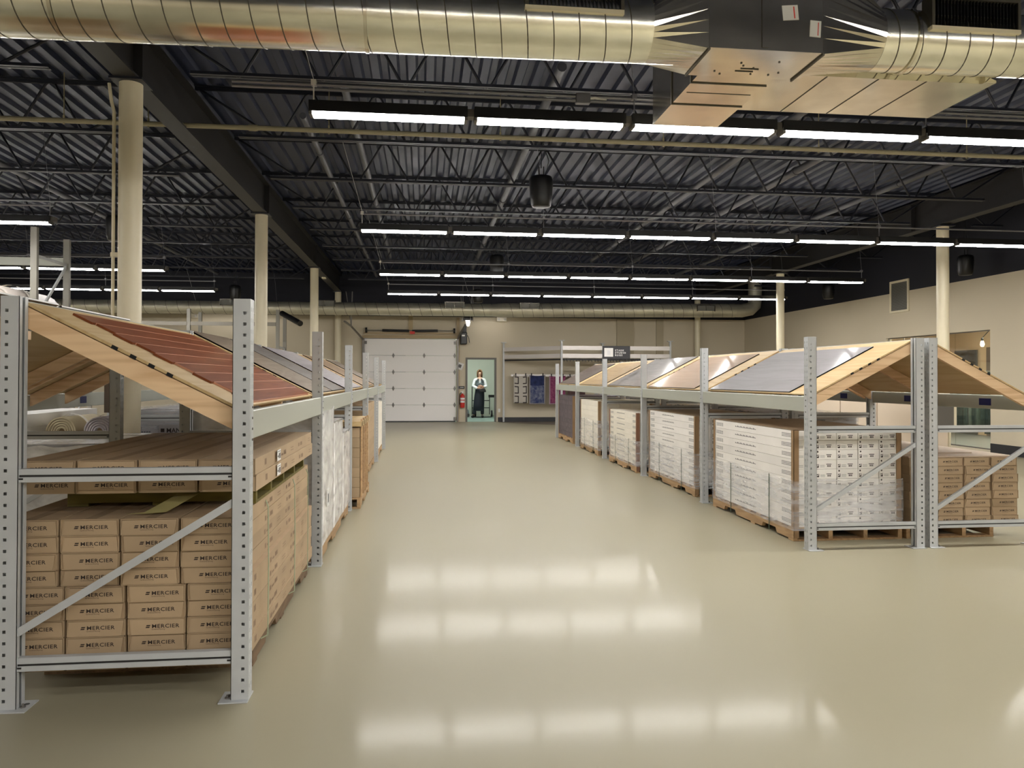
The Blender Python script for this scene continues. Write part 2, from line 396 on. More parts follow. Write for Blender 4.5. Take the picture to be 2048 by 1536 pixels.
# ------------------------------------------------------------------ garage door
t = struct(bpy.data.objects.new('door_1', None)); C.objects.link(t); t.location = (-.43, YB-.001, 0)
zs = [0.03, .57, 1.12, 1.67, 2.22, 2.775]
for i in range(5):
    b = MB(); b.box(-1.52, 1.52, .03, .075, zs[i]+.004, zs[i+1]-.004)
    o = b.build('door_panel', M_DOOR, t); bevel(o, .008)
for zz in zs[1:5]:
    for xx in (-.57, .45, 1.47):
        b = MB(); b.prism([(xx, zz-.09), (xx+.045, zz), (xx, zz+.09), (xx-.045, zz)], .012, .03)
        b.box(xx-.012, xx+.012, .0, .012, zz-.03, zz+.03); b.build('hinge', M_HINGE, t)
b = MB(); b.box(-1.5, 1.5, .02, .08, .004, .03); b.build('bottom_seal', M_BLACK, t)
b = MB(); b.box(1.44, 1.53, 0, .03, .05, .16); b.box(1.44, 1.53, 0, .03, 2.6, 2.7); b.box(-1.53, -1.44, 0, .03, 2.6, 2.7); b.build('roller_bracket', M_HINGE, t)
# door casing, tracks
b = MB(); b.box(-2.03, -1.96, YB-.04, YB-.001, 0, 2.88); b.box(1.10, 1.2, YB-.04, YB-.001, 0, 3.5)
b.box(-1.96, 1.10, YB-.04, YB-.001, 2.80, 2.90); b.box(-1.96, 1.1, YB-.08, YB-.041, 2.93, 2.99)
struct(b.build('trim_4', mat('wood_jamb', srgb(170, 150, 116), .6)))
t = thing('door_track', 'grey steel garage door track with diagonal hanger left of the white door', 'door track', (-1.99, YB-.1, 0))
b = MB(); b.bar((0, 0, .01), (0, 0, 2.75), .05, .03); b.build('vertical_rail', M_HINGE, t)
b = MB(); b.bar((0, -.02, 2.75), (-.28, -1.1, 3.1), .05, .04); b.bar((-.28, -1.1, 3.1), (-.3, -3., 3.12), .05, .04); b.build('curved_rail', M_HINGE, t)
b = MB(); b.bar((-.28, -1.1, 3.1), (-.45, -1.1, 4.2), .03, .02); b.bar((-.28, -1.1, 3.1), (-.25, -1.1, 4.2), .03, .02); b.build('hanger', M_HINGE, t)
t = thing('door_track', 'grey steel garage door track beside the black door opener', 'door track', (1.14, YB-.1, 0))
b = MB(); b.bar((0, 0, .01), (0, 0, 2.8), .05, .03); b.build('vertical_rail', M_HINGE, t)
b = MB(); b.bar((0, -.02, 2.8), (.2, -1., 3.2), .05, .04); b.build('curved_rail', M_HINGE, t)
b = MB(); b.bar((.1, -.9, 3.3), (.05, -.9, 4.25), .02, .02); b.bar((.36, -.9, 3.3), (.42, -.9, 4.25), .02, .02); b.build('hanger', M_HINGE, t)
t = thing('torsion_spring', 'black torsion spring on a shaft above the white garage door', 'spring', (-.43, YB-.12, 3.05))
b = MB(); b.tube([(-1.45, 0, 0), (1.45, 0, 0)], .014, 8); b.build('shaft', M_HINGE, t)
b = MB(); b.tube([(-.93, 0, 0), (-.05, 0, -.015)], .042, 10); b.tube([(.05, 0, -.015), (.9, 0, 0)], .042, 10); b.build('coil', M_BLACK, t)
b = MB(); b.box(-.07, .07, .03, .115, -.14, .5); b.build('mounting_board', mat('bracket_wood', srgb(178, 160, 124), .7), t)
b = MB(); b.box(-.02, .14, -.06, -.05, -.12, -.03); b.build('warning_tag', M_REDTAG, t)
for sx in (-1.45, 1.45):
    b = MB(); b.tube([(sx-.03, 0, 0), (sx+.03, 0, 0)], .09, 16); b.build('cable_drum', M_BLACK, t)
t = thing('door_opener', 'black electric door opener box mounted high between door and doorway', 'door opener', (1.32, YB-.25, 2.6))
b = MB(); b.box(-.1, .12, -.1, .24, 0, .4); bevel(b.build('motor_housing', M_BLACK, t), .02)
b = MB(); b.prism([(-.09, .4), (.1, .4), (.1, .64), (.04, .64)], -.08, .1); b.build('gear_case', M_BLACK, t)
b = MB(); b.box(-.06, .04, -.115, -.101, .26, .31); b.build('label_plate', M_WHITE, t)
b = MB(); b.tube([(.13, 0, .3), (.18, 0, .2), (.2, 0, .05)], .012, 6); b.build('chain_wheel', M_BLACK, t)
t = thing('flood_lamp', 'small black box with bright white flood lamp above the door opener', 'lamp', (1.44, 25.0, 3.3))
b = MB(); b.box(-.14, .14, -.1, .1, .06, .3); b.build('bracket_box', M_BLACK, t)
b = MB(); b.lathe([(.03, -.14), (.05, -.12), (.075, .0), (.09, .058)], 0, 0, 16); b.build('lamp_bulb', mat('white_bulb', (1, 1, 1), emit=(1, .97, .9), estr=.25), t)  # bulb is unlit; faint emission added to keep it white
b = MB(); b.bar((-.16, 0, .02), (-.17, 0, 1.2), .02, .02); b.bar((.16, 0, .02), (.17, 0, 1.2), .02, .02); b.build('hanger_strap', M_HINGE, t)

# fire extinguisher, notices
t = thing('fire_extinguisher', 'red fire extinguisher hung on the wall left of the open doorway', 'fire extinguisher', (1.30, YB-.09, .48))
b = MB(); b.lathe([(.06, 0), (.075, .02), (.078, .05), (.078, .38), (.06, .43), (.03, .455), (.025, .48)], 0, 0, 20); b.build('tank', M_RED, t)
b = MB(); b.tube([(0, 0, .48), (0, 0, .53)], .022, 10); b.bar((-.05, 0, .53), (.05, 0, .56), .02, .02); b.bar((-.05, 0, .51), (.06, 0, .5), .02, .015); b.build('valve_handle', M_WHITE, t)
b = MB(); b.tube([(-.03, 0, .51), (-.085, -.01, .46), (-.095, -.01, .1)], .012, 8); b.build('hose', M_BLACK, t)
b = MB(); b.prism([(.0785*math.sin(a*math.pi/12), .0) for a in range(1)] or [], 0, 0) if False else None
for (z0, z1) in ((.27, .33), (.17, .24)):
    for k in range(-5, 5):
        a0, a1 = k*.25, (k+1)*.25; R = .0795
        b.quad([(R*math.sin(a0), -R*math.cos(a0), z0), (R*math.sin(a1), -R*math.cos(a1), z0), (R*math.sin(a1), -R*math.cos(a1), z1), (R*math.sin(a0), -R*math.cos(a0), z1)])
b.build('label_band', M_LABEL, t)
b = MB(); b.box(-.03, .03, .079, .088, .05, .42); b.build('wall_bracket', M_BLACK, t)
b = MB(); b.box(-.11, .11, -.006, 0, -.11, .12); b.box(-.05, .05, -.008, -.0065, -.05, .06, 1)
o = b.build('notice', [M_LABEL, M_GREYINK], loc=(1.21, YB-.052, 1.87)); o.rotation_euler.y = .35
tag(o, 'tilted white paper notice pinned to the wooden door jamb', 'notice')
b = MB(); b.box(-.13, .1, -.05, 0, -.05, .04); b.box(-.05, .07, -.052, -.0505, -.012, .004, 1)
tag(b.build('door_latch', [M_BLACK, M_WHITE], loc=(1.27, YB-.003, 1.16)), 'black latch plate on the wall above the fire extinguisher', 'latch')
b = MB(); b.box(-.035, .035, -.008, 0, -.06, .06); b.box(-.012, .012, -.012, -.008, -.02, .02)
tag(b.build('wall_outlet', M_WHITE, loc=(2.55, YB-.002, .38)), 'white power outlet on the wall right of the doorway', 'outlet')
b = MB(); b.box(-.035, .035, -.008, 0, -.06, .06)
tag(b.build('wall_outlet', M_WHITE, loc=(11.19, 13.1, .42), rz=math.pi/2), 'white power outlet on the right wall beside the showroom window', 'outlet')
for px, lb in ((2.62, 'white emergency light unit high on the wall above the doorway'), (-7.4, 'white emergency light unit high on the back wall at far left')):
    t = thing('emergency_light', lb, 'emergency light', (px, YB-.06, 3.46))
    b = MB(); b.box(-.17, .17, -.04, .058, -.07, .07); bevel(b.build('case', M_CARTC, t), .012)
    for s in (-.1, .1):
        b = MB(); b.tube([(s, -.04, 0), (s, -.06, -.01)], .04, 12); b.build('lamp_head', M_WHITE, t)
# return air grille on the right wall
t = thing('return_grille', 'beige framed return air grille on the right wall where paint turns black', 'vent', (XR_-.002, 16.95, 3.42))
b = MB(); b.box(-.03, 0, -.36, -.31, -.37, .39); b.box(-.03, 0, .31, .36, -.37, .39); b.box(-.03, 0, -.31, .31, -.37, -.32); b.box(-.03, 0, -.31, .31, .34, .39); b.build('frame', M_COL, t)
b = MB(); b.box(-.008, 0, -.31, .31, -.32, .34, 1)
for i in range(32): z = -.31+i*.0205; b.hexa([(-.02, -.31, z), (-.02, .31, z), (-.009, .31, z+.012), (-.009, -.31, z+.012), (-.02, -.31, z+.003), (-.02, .31, z+.003), (-.009, .31, z+.015), (-.009, -.31, z+.015)])
b.build('louvre', [mat('grille_grey', srgb(140, 138, 128), .5), M_GIRD], t)

# ------------------------------------------------------------------ showroom window in the right wall
t = struct(bpy.data.objects.new('window_1', None)); C.objects.link(t); t.location = (XR_+.07, WY0, WZ0)
W_, H_ = WY1-WY0, WZ1-WZ0
b = MB(); 
for (y0, y1) in ((.02, 1.1), (1.103, 2.25), (2.253, W_-.02)): b.box(-.006, .006, y0, y1, .02, H_-.02)
b.build('glass_pane', M_GLASS, t)
b = MB(); b.box(-.02, .02, 0, W_, 0, .02); b.box(-.02, .02, 0, W_, H_-.02, H_); b.box(-.02, .02, 0, .02, .02, H_-.02); b.box(-.02, .02, W_-.02, W_, .02, H_-.02); b.build('window_frame', M_HINGE, t)
b = MB(); b.box(XR_+.152, 14.6, 12.6, 20, -.1, -.001); struct(b.build('floor_showroom', mat('showroom_floor', srgb(110, 112, 112), .4)))
b = MB(); b.box(14.6, 14.7, 12.6, 20, 0, 3); b.box(XR_+.152, 14.6, 20, 20.1, 0, 3); b.box(XR_+.152, 14.6, 12.5, 12.6, 0, 3); struct(b.build('wall_showroom', mat('showroom_wall', srgb(206, 180, 150), .6)))
b = MB(); b.box(XR_+.152, 14.7, 12.5, 20.1, 2.98, 3.08); struct(b.build('ceiling_showroom', M_WHITE))
for i, (y0, z1, c) in enumerate([(14.6, 2.25, (128, 104, 84)), (16.0, 2.25, (118, 90, 66)), (17.5, 2.3, (96, 84, 78)), (18.7, 2.25, (70, 68, 68))]):
    t = thing('door_sample', ['pale brown door leaf behind the showroom glass, nearest the window edge', 'warm brown door leaf behind the showroom glass by the bulb', 'dark brown door leaf behind the showroom glass beside the column', 'charcoal door leaf behind the showroom glass, farthest back'][i], 'door sample', (14.55, y0, 0.0), 'door leaves in the showroom')
    b = MB(); b.box(-.04, 0, 0, .85, .01, z1); bevel(b.build('leaf', mat('door_sample_%d' % i, srgb(*c), .5, var=.08, vscale=3), t), .006)
    b = MB(); b.box(-.07, -.041, .05, .1, .95, 1.1); b.build('handle', M_HINGE, t)
t = thing('pendant_bulb', 'glowing bare bulb on a black cord in the showroom window', 'lamp', (12.6, 16.05, 2.28))
b = MB(); b.lathe([(.01, -.07), (.03, -.06), (.042, -.02), (.032, .03), (.022, .06)], 0, 0, 16); b.build('bulb', mat('warm_bulb', (1, .7, .4), emit=(1, .66, .34), estr=12), t)
b = MB(); b.lathe([(.028, .06), (.028, .12), (.01, .14)], 0, 0, 12); b.tube([(0, 0, .13), (.1, -.3, .45), (.2, -.6, .68)], .01, 6); b.build('cord', M_BLACK, t)
t = thing('ceiling_light', 'recessed light panel on the showroom ceiling behind the window', 'light', (12.9, 16.2, 2.97))
b = MB(); b.box(-.3, .3, -.6, .6, -.02, .008); b.build('housing', M_WHITE, t)
b = MB(); b.box(-.27, .27, -.57, .57, -.03, -.021); b.build('diffuser', mat('showroom_diffuser', (1, .9, .8), emit=(1, .86, .70), estr=22), t)
# hanging fabric samples behind the glass
FC = [(128, 136, 124), (92, 98, 92), (160, 164, 150), (70, 76, 74), (112, 120, 112), (96, 84, 76), (140, 146, 138)]
fm = [mat('fabric_%d' % i, srgb(*c), .9, var=.12, vscale=12) for i, c in enumerate(FC)]
for i in range(26):
    y = 14.15+i*.125+random.uniform(-.012, .012); z1 = 1.62; z0 = .38+random.uniform(-.05, .05)
    b = MB(); A = []; n = 8; wd = .05
    for k in range(n+1):
        u = (k/n-.5)*2; A.append((11.6+.03*math.sin(k*1.7+i), u*wd))
    vs = [(px, y+py, z) for z in (z1, z0) for px, py in A]; 
    b.add(vs, [(k, k+1, k+1+n+1, k+n+1) for k in range(n)], 0, True)
    o = b.build('fabric_sample', fm[random.randrange(7)]); solidify(o, .006)
    tag(o, 'folded grey green fabric sample hanging in the showroom window', 'fabric sample', 'fabric samples in the showroom window')
b = MB(); b.tube([(11.6, 14.1, 1.63), (11.6, 17.45, 1.63)], .012, 8); b.bar((11.6, 14.1, 1.63), (11.6, 14.1, 2.97), .02, .02); b.bar((11.6, 17.4, 1.63), (11.6, 17.4, 2.97), .02, .02)
tag(b.build('hanging_rail', M_HINGE), 'thin metal rail carrying the fabric samples inside the showroom window', 'rail')

# ------------------------------------------------------------------ columns, girders, joists
def column(px, py, top, lab, r=.105, conduit=False):
    t = thing('steel_column', lab, 'column', (px, py, 0), 'round beige steel columns')
    b = MB(); b.tube([(0, 0, .012), (0, 0, top-.02)], r, 32); b.build('shaft', M_COL, t)
    b = MB(); b.box(-.15, .15, -.15, .15, 0.001, .012); b.build('base_plate', M_COL, t)
    b = MB(); b.box(-.15, .15, -.15, .15, top-.02, top); b.build('cap_plate', M_STEEL_BLK, t)
    if conduit:
        b = MB(); b.tube([(-.145, -.02, .9), (-.145, -.02, 4.0), (-.17, -.02, 4.1), (-.2, 0, 4.28)], .016, 8); b.build('conduit', M_COL, t)
        b = MB(); b.box(-.2, -.11, -.06, .02, 1.14, 1.42); b.build('junction_box', mat('dull_brown_box', srgb(96, 84, 72), .6), t)
        b = MB(); b.box(-.165, -.1, -.035, .0, 2.62, 2.66); b.build('clamp', M_COL, t)
column(-2.79, 7.68, 4.3, 'thick beige column with a conduit, nearest at left', conduit=True)
column(-2.79, 13.63, 4.3, 'beige column, second from the front on the left side')
column(-2.79, 20.1, 4.3, 'beige column, third from the front, left of the garage door')
column(-2.79, 25.6, 4.3, 'beige column against the back wall beside the garage door')
column(9.45, 13.03, 4.28, 'beige column in front of the showroom window at right')
column(9.15, 18.85, 4.2, 'beige column, second from the front on the right side', .1)
column(9.4, 25.55, 4.2, 'slim beige column at the right end of the back wall', .1)
def girder(px, lab):
    b = MB(); y0, y1 = YF+.01, YB-.01; w2 = .105; z0, z1 = 4.3, 4.86
    b.box(px-w2, px+w2, y0, y1, z0, z0+.02); b.box(px-w2, px+w2, y0, y1, z1-.02, z1); b.box(px-.01, px+.01, y0, y1, z0+.02, z1-.02)
    y = 1.6
    while y < 25:
        b.box(px-w2+.01, px+w2-.01, y, y+.012, z0+.02, z1-.02); y += 6.1
    tag(b.build('roof_girder', M_GIRD), lab, 'girder')
girder(-2.79, 'dark steel roof girder running over the left row of columns')
girder(9.45, 'dark steel roof girder running over the right row of columns')
CH = .78
def joist_parts(x0, x1):
    L_ = x1-x0; z0, z1 = 4.3, 4.885
    tc = MB(); tc.box(x0, x1, -.05, -.008, z1-.005, z1); tc.box(x0, x1, -.013, -.008, z1-.045, z1-.005); tc.box(x0, x1, .008, .05, z1-.005, z1); tc.box(x0, x1, .008, .013, z1-.045, z1-.005)
    bc = MB(); bc.box(x0+.5, x1-.5, -.045, -.008, z0, z0+.005); bc.box(x0+.5, x1-.5, -.013, -.008, z0+.005, z0+.04); bc.box(x0+.5, x1-.5, .008, .045, z0, z0+.005); bc.box(x0+.5, x1-.5, .008, .013, z0+.005, z0+.04)
    wb = MB(); n = int((L_-1.2)/CH); st = x0+(L_-n*CH)/2; pts = [(x0+.05, 0, z1-.03)]
    for i in range(n+1):
        px = st+i*CH
        pts += [(px-.05, 0, z0+.03), (px, 0, z0+.008), (px+.05, 0, z0+.03)]
        if i < n: pts += [(px+CH/2-.05, 0, z1-.05), (px+CH/2, 0, z1-.025), (px+CH/2+.05, 0, z1-.05)]
    pts.append((x1-.05, 0, z1-.03))
    wb.tube(pts, .015, 6)
    return tc.mesh('top_chord', M_STEEL_BLK), bc.mesh('bottom_chord', M_STEEL_BLK), wb.mesh('web', M_STEEL_BLK)
def joist_run(x0, x1, ys, where):
    ms = joist_parts(x0, x1)
    for i, y in enumerate(ys):
        t = thing('bar_joist', 'black open web bar joist, %s, %s from the front' % (where, ORD[i] if i < 12 else 'far one'), 'bar joist', (0, y, 0), 'black bar joists under the roof deck')
        for nm, me in zip(('top_chord', 'bottom_chord', 'web'), ms):
            o = bpy.data.objects.new(nm, me); C.objects.link(o); o.parent = t
JY = [1.8, 3.67, 5.55, 7.43, 9.31, 11.2, 13.07, 14.95, 16.83, 18.7, 20.6, 22.45]
joist_run(-2.67, 9.33, JY, 'over the main aisle')
joist_run(-14.98, -2.91, JY, 'over the left bay')
joist_run(9.57, 11.18, JY, 'short, by the right wall')

# pipes running away from the camera above the joists' bottom chords
def ypipe(px, z, y0, y1, r, m, lab, nm='pipe'):
    b = MB(); b.tube([(px, y0, z), (px, y1, z)], r, 12, 0)
    y = y0+1.5
    while y < y1: b.tube([(px, y, z), (px, y+.05, z)], r*1.2, 12, 0); y += 4.3
    tag(b.build(nm, m), lab, 'pipe', 'grey pipes along the roof')
for px, z, y0, y1, r, lab in [(1.38, 4.62, 7.6, 22, .05, 'grey pipe along the roof right of the pendant speakers'), (-.86, 4.62, 8.2, 20, .045, 'grey pipe along the roof above the left light ends'), (-1.45, 4.62, 9.4, 24, .04, 'thin grey pipe along the roof nearest the left girder'),
                        (4.43, 4.62, 7.6, 20, .05, 'grey pipe along the roof above the right racks'), (5.6, 4.62, 9.5, 22, .055, 'thick grey pipe along the roof over the right racks'), (7.6, 4.62, 10, 23, .05, 'grey pipe along the roof nearest the right girder'), (-6.2, 4.62, 7, 24, .045, 'grey pipe along the roof of the left bay')]:
    ypipe(px, z, y0, y1, r, M_GREYPIPE, lab)
t = thing('sprinkler_pipe', 'long cream pipe hung across the roof behind the nearest light row', 'pipe', (0, 9.05, 4.34))
b = MB(); b.tube([(-14.9, 0, 0), (-2.2, 0, 0)], .028, 10); b.tube([(-2.2, 0, 0), (11.1, 0, 0)], .028, 10); b.tube([(-2.0, 0, 0), (-1.9, 0, 0)], .036, 10); b.build('pipe', M_CREAMPIPE, t)
for px in (-8.9, -5.4, -4.0, -3.1, -1.1, .9, 2.9, 4.9, 6.9, 8.9):
    b = MB(); b.tube([(px, 0, 0), (px, 0, .54)], .006, 6); b.tube([(px, 0, -.04), (px, 0, .06)], .012, 6); b.build('hanger_rod', M_CREAMPIPE, t)

# ------------------------------------------------------------------ light rows
def fixture_proto():
    t = thing('linear_light', 'lamp', 'light', (0, 0, 3.56))
    b = MB(); b.box(0, 1.245, -.062, .062, .016, .075); b.box(0, 1.245, -.068, -.062, -.012, .075); b.box(0, 1.245, .062, .068, -.012, .075)
    b.build('housing', M_BLACK, t)
    b = MB(); b.box(.026, 1.219, -.052, .052, -.032, .015); b.build('diffuser', M_LAMP, t)
    for a_, c_ in ((0, .025), (1.22, 1.245)):
        b = MB(); b.box(a_, c_, -.055, .055, -.032, .015); b.build('end_cap', mat('coupler_grey', srgb(84, 80, 74), .5), t)
    b = MB(); b.box(1.2455, 1.2975, -.045, .045, .0, .06); b.build('coupler', mat('coupler_grey', srgb(84, 80, 74), .5), t)
    return t
FX = fixture_proto(); fx_used = []
ROWN = {.4: 'added row overhead', -1.3: 'added row behind viewer', 6.18: 'nearest row', 11.0: 'second row', 15.6: 'third row', 19.2: 'fourth row', 25.3: 'last row', -3.5: 'added row farthest behind'}
def light_row(y, xs, where, rail=True):
    for i, px in enumerate(xs):
        lb = 'linear ceiling light, %s from %s end, %s %s' % (ORD[i], 'left' if xs[0] < xs[-1] or len(xs) == 1 else 'right', ROWN[y], where)
        g = 'linear lights in rows under the roof'
        if not fx_used: o = FX; o.location = (px, y, 3.575); o['label'] = lb; o['group'] = g; fx_used.append(1)
        else: o = dup(FX, (px, y, 3.575), lb, g)
    if rail:
        a, c = min(xs), max(xs)+1.25
        t = thing('support_rail', 'grey conduit rail with hanger rods carrying the %s %s' % (ROWN[y], where), 'support rail', (0, y, 3.8), 'conduit rails above the light rows')
        b = MB(); b.tube([(a-(.6 if y < 7 else 0), .02, 0), (c, .02, 0)], .013, 8)
        if y < 7: b.tube([(a-.6, .02, -.035), (c, .02, -.035)], .013, 8); b.tube([(a-.3, .055, .02), (c, .055, .02)], .016, 8)
        b.build('rail', M_COND, t)
        px = a+.03; k = 0
        while px < c+.1:
            q = min(px, c-.03)
            b = MB(); b.tube([(q, 0, -.1495), (q, 0, .03)], .006, 6); b.tube([(q, 0, .03), (q-(.3 if k == 0 else .1), 0, 1.1)], .003, 4)
            b.box(q-.02, q+.02, -.02, .04, -.01, .03); b.build('hanger_rod', M_COND if k else M_WHITE, t); px += 2.6; k += 1
XS = [-.9+1.3*i for i in range(8)]
for y in (6.18, 11.0, 15.6, 19.2): light_row(y, XS, 'over the main aisle')
light_row(-3.5, XS, 'over the main aisle')  # this and the next two rows are unseen, added as front fill light
light_row(-1.3, XS, 'over the main aisle')
light_row(.4, XS[2:], 'over the main aisle')
XLs = [-6.25-1.3*i for i in range(6)]
light_row(-3.5, XLs, 'over the left bay')  # unseen row added behind the camera to light the near left rack
for y in (6.18, 11.0, 15.6, 19.2): light_row(y, XLs, 'over the left bay')
light_row(25.3, [-5.9-1.3*i for i in range(2)], 'over the left bay')
light_row(25.3, [1.56], 'above the doorway')
M_DIM = mat('dim_diffuser', (1, .97, .92), .5, emit=(1, .955, .90), estr=1.2)
for o in list(C.objects):
    if o.get('category') == 'light' and abs(o.location.y-25.3) < .01:
        for c_ in o.children:
            if c_.name.startswith('diffuser'): c_.data = c_.data.copy(); c_.data.materials[0] = M_DIM
t = thing('electrical_box', 'small galvanised electrical box on the conduit left of the duct branch', 'electrical box', (1.30, 6.21, 3.785))
b = MB(); b.box(-.06, .06, -.04, .02, -.045, .04); bevel(b.build('box_body', M_COND, t), .006)
b = MB(); b.tube([(.06, -.01, 0), (.1, -.01, .01), (.2, 0, .0)], .014, 8); b.build('connector', M_WHITE, t)

# pendant speakers
def speaker(px, py, zb, lab, w_=1., first=[]):
    t = thing('pendant_speaker', lab, 'speaker', (px, py, zb), 'black pendant speakers')
    b = MB(); b.lathe([(.05, .02), (.115, .0), (.125, .015), (.142, .1), (.152, .27), (.15, .34), (.135, .385), (.09, .40), (.03, .405)], 0, 0, 28); b.build('cabinet', M_BLACK, t)
    b = MB(); b.lathe([(.02, -.003), (.1, -.003), (.105, .004)], 0, 0, 20); b.build('grille', mat('speaker_grille', srgb(52, 52, 54), .5), t)
    b = MB(); b.bar((-.03, 0, .4), (-.03, 0, .52), .012, .03); b.bar((.03, 0, .4), (.03, 0, .52), .012, .03); b.tube([(0, 0, .5), (0, 0, 4.9-zb)], .006, 6); b.tube([(.05, 0, .4), (.1, 0, .6), (.02, 0, .85)], .005, 6); b.build('hanging_yoke', M_BLACK, t)
speaker(1.5, 9.75, 3.68, 'nearest black pendant speaker hanging over the middle of the aisle')
speaker(1.53, 16.1, 3.68, 'second black pendant speaker over the aisle')
speaker(1.57, 22.2, 3.66, 'farthest black pendant speaker in front of the back duct')
speaker(-4.9, 12.9, 3.66, 'black pendant speaker half hidden behind the nearest column')
speaker(-5.25, 22.2, 3.66, 'black pendant speaker far left in front of the back duct')
speaker(10.75, 14.15, 3.55, 'black pendant speaker by the right wall above the window')
speaker(10.6, 19.1, 3.58, 'black pendant speaker far right near the duct end')
b = MB(); b.box(-.05, .05, -.1, .1, 0, .035)
tag(b.build('smoke_sensor', M_COL, loc=(-2.79, 22.0, 4.262)), 'small beige box under the far end of the left girder', 'sensor')

# ------------------------------------------------------------------ near duct run
t = thing('air_duct', 'large galvanised spiral duct with square plenum crossing the top of view', 'duct', (0, 4.6, 0))
def spiral(x0, z0, x1, z1, R, pitch, nm, parent, seam=.004, yy=0, mt=None, yb=None):
    yb = yy if yb is None else yb
    b = MB(); n = max(2, int((x1-x0)/.5)); b.tube([(x0+(x1-x0)*i/n, yy+(yb-yy)*i/n, z0+(z1-z0)*i/n) for i in range(n+1)], R, 48, 0)
    turns = (x1-x0)/pitch; N_ = int(turns*28); P = []
    for i in range(N_+1):
        f = i/N_; a = f*turns*2*math.pi; px = x0+(x1-x0)*f; cz = z0+(z1-z0)*f; cy = yy+(yb-yy)*f
        P.append((px, cy+math.cos(a)*R, cz+math.sin(a)*R))
    b.tube(P, seam, 4, 1)
    return b.build(nm, [mt or M_GALV, M_GALVD], parent)
zc = lambda px: 3.617+.0095*px
spiral(-7.5, zc(-7.5), 1.36, zc(1.36), .195, .157, 'round_duct', t)
spiral(2.84, zc(2.84), 10.9, zc(10.9), .19, .157, 'round_duct', t)
for px in (-2.05, -.35+.0, 3.05): 
    b = MB(); b.tube([(px, 0, zc(px)), (px+.02, 0, zc(px))], .2, 40, cap=False); b.build('joint_band', M_GALV2, t)
def transition(xa, ra, xb, hy, z0, z1, flip):
    b = MB(); n = 40; A = []; B = []; ca = zc(xa)
    for k in range(n):
        a = 2*math.pi*k/n; c, s = math.cos(a), math.sin(a); A.append((xa, ra*c, ca+ra*s))
        q = max(abs(c), abs(s)); B.append((xb, hy*c/q, (z0+z1)/2+(z1-z0)/2*s/q))
    vs = A+B; fs = [(k, (k+1) % n, (k+1) % n+n, k+n) for k in range(n)]
    b.add(vs, fs); b.build('transition', M_GALV2, t)
transition(1.36, .195, 1.69, .205, 3.45, 4.15, False); transition(2.84, .19, 2.41, .205, 3.45, 4.15, True)
b = MB(); b.box(1.691, 2.409, -.205, .205, 3.45, 4.6); b.box(1.69, 2.41, -.215, -.206, 3.45, 3.465, 0); b.box(2.02, 2.06, -.212, -.206, 3.47, 4.6)
for px in (1.685, 2.405): b.box(px, px+.012, -.21, .21, 3.44, 3.449, 1)
for (u, v) in [(1.85, .12), (1.9, .16), (1.97, -.02), (2.0, .02), (2.08, .05), (2.2, -.06), (2.22, .14), (2.1, .14), (2.27, .1)]: b.tube([(u, v, 3.4495), (u, v, 3.446)], .007, 8, 1)
b.box(2.0, 2.12, .06, .065, 3.4455, 3.4495, 1); b.box(1.98, 2.1, .1, .105, 3.4455, 3.4495, 1)
b.build('plenum_box', [M_GALV2, M_GALVD], t)
b = MB(); b.box(1.77, 2.29, .206, 1.19, 3.452, 4.0)
for y in (.32, .72): b.box(1.764, 2.295, y, y+.012, 3.446, 3.4515, 1); b.box(1.763, 1.7695, y, y+.012, 3.452, 4.0, 1)
b.box(1.80, 2.26, .5, .505, 3.4495, 3.4515, 1)
b.build('branch_box', [M_GALV2, M_GALVD], t)
b = MB(); b.box(2.293, 3.72, .13, .80, 3.455, 3.8); b.prism([(3.72, 3.455), (3.80, 3.455), (3.80, 3.47), (3.72, 3.50)], .10, .80)
for px in (2.62, 2.98, 3.32): b.box(px, px+.006, .132, .798, 3.452, 3.4548, 1)
b.build('side_box', [M_GALV2, M_GALVD], t)
def sidegrille(px0, px1, zc_, nm='register_grille'):
    b = MB(); y0 = -.212
    b.box(px0, px1, y0, y0+.10, zc_-.10, zc_-.075, 2); b.box(px0, px1, y0, y0+.10, zc_+.095, zc_+.12, 0); b.box(px0, px0+.02, y0, y0+.10, zc_-.075, zc_+.095); b.box(px1-.02, px1, y0, y0+.10, zc_-.075, zc_+.095)
    n = int((px1-px0)/.022)
    for i in range(1, n): q = px0+i*(px1-px0)/n; b.box(q-.001, q+.001, y0+.01, y0+.03, zc_-.075, zc_+.095, 1)
    b.box(px0+.02, px1-.02, y0+.06, y0+.065, zc_-.075, zc_+.095, 1)
    b.build(nm, [M_GALVD, M_BLACK, M_COL], t)
sidegrille(.58, 1.17, 3.72); sidegrille(3.12, 3.72, 3.74)
for (px, z, a, wd, hh) in [(2.20, 3.69, -.1, .1, .09), (2.36, 3.60, .05, .07, .1)]:
    b = MB(); b.box(-wd/2, wd/2, -.2075, -.2065, -hh/2, hh/2); b.box(wd*.2, wd*.28, -.208, -.2076, -hh*.4, hh*.4, 1); o = b.build('sticker', [M_LABEL, M_REDTAG], t, (px-.0, 0, z)); o.rotation_euler.y = a
b = MB(); b.box(1.762, 1.7695, .40, .46, 3.68, 3.80); b.build('sticker', M_LABEL, t)
for px in (-4., -1.62, .95, 4.9):
    b = MB(); b.tube([(px, .0, zc(px)+.19), (px, .0, 4.88)], .004, 5); b.build('hanger_wire', M_COND, t)

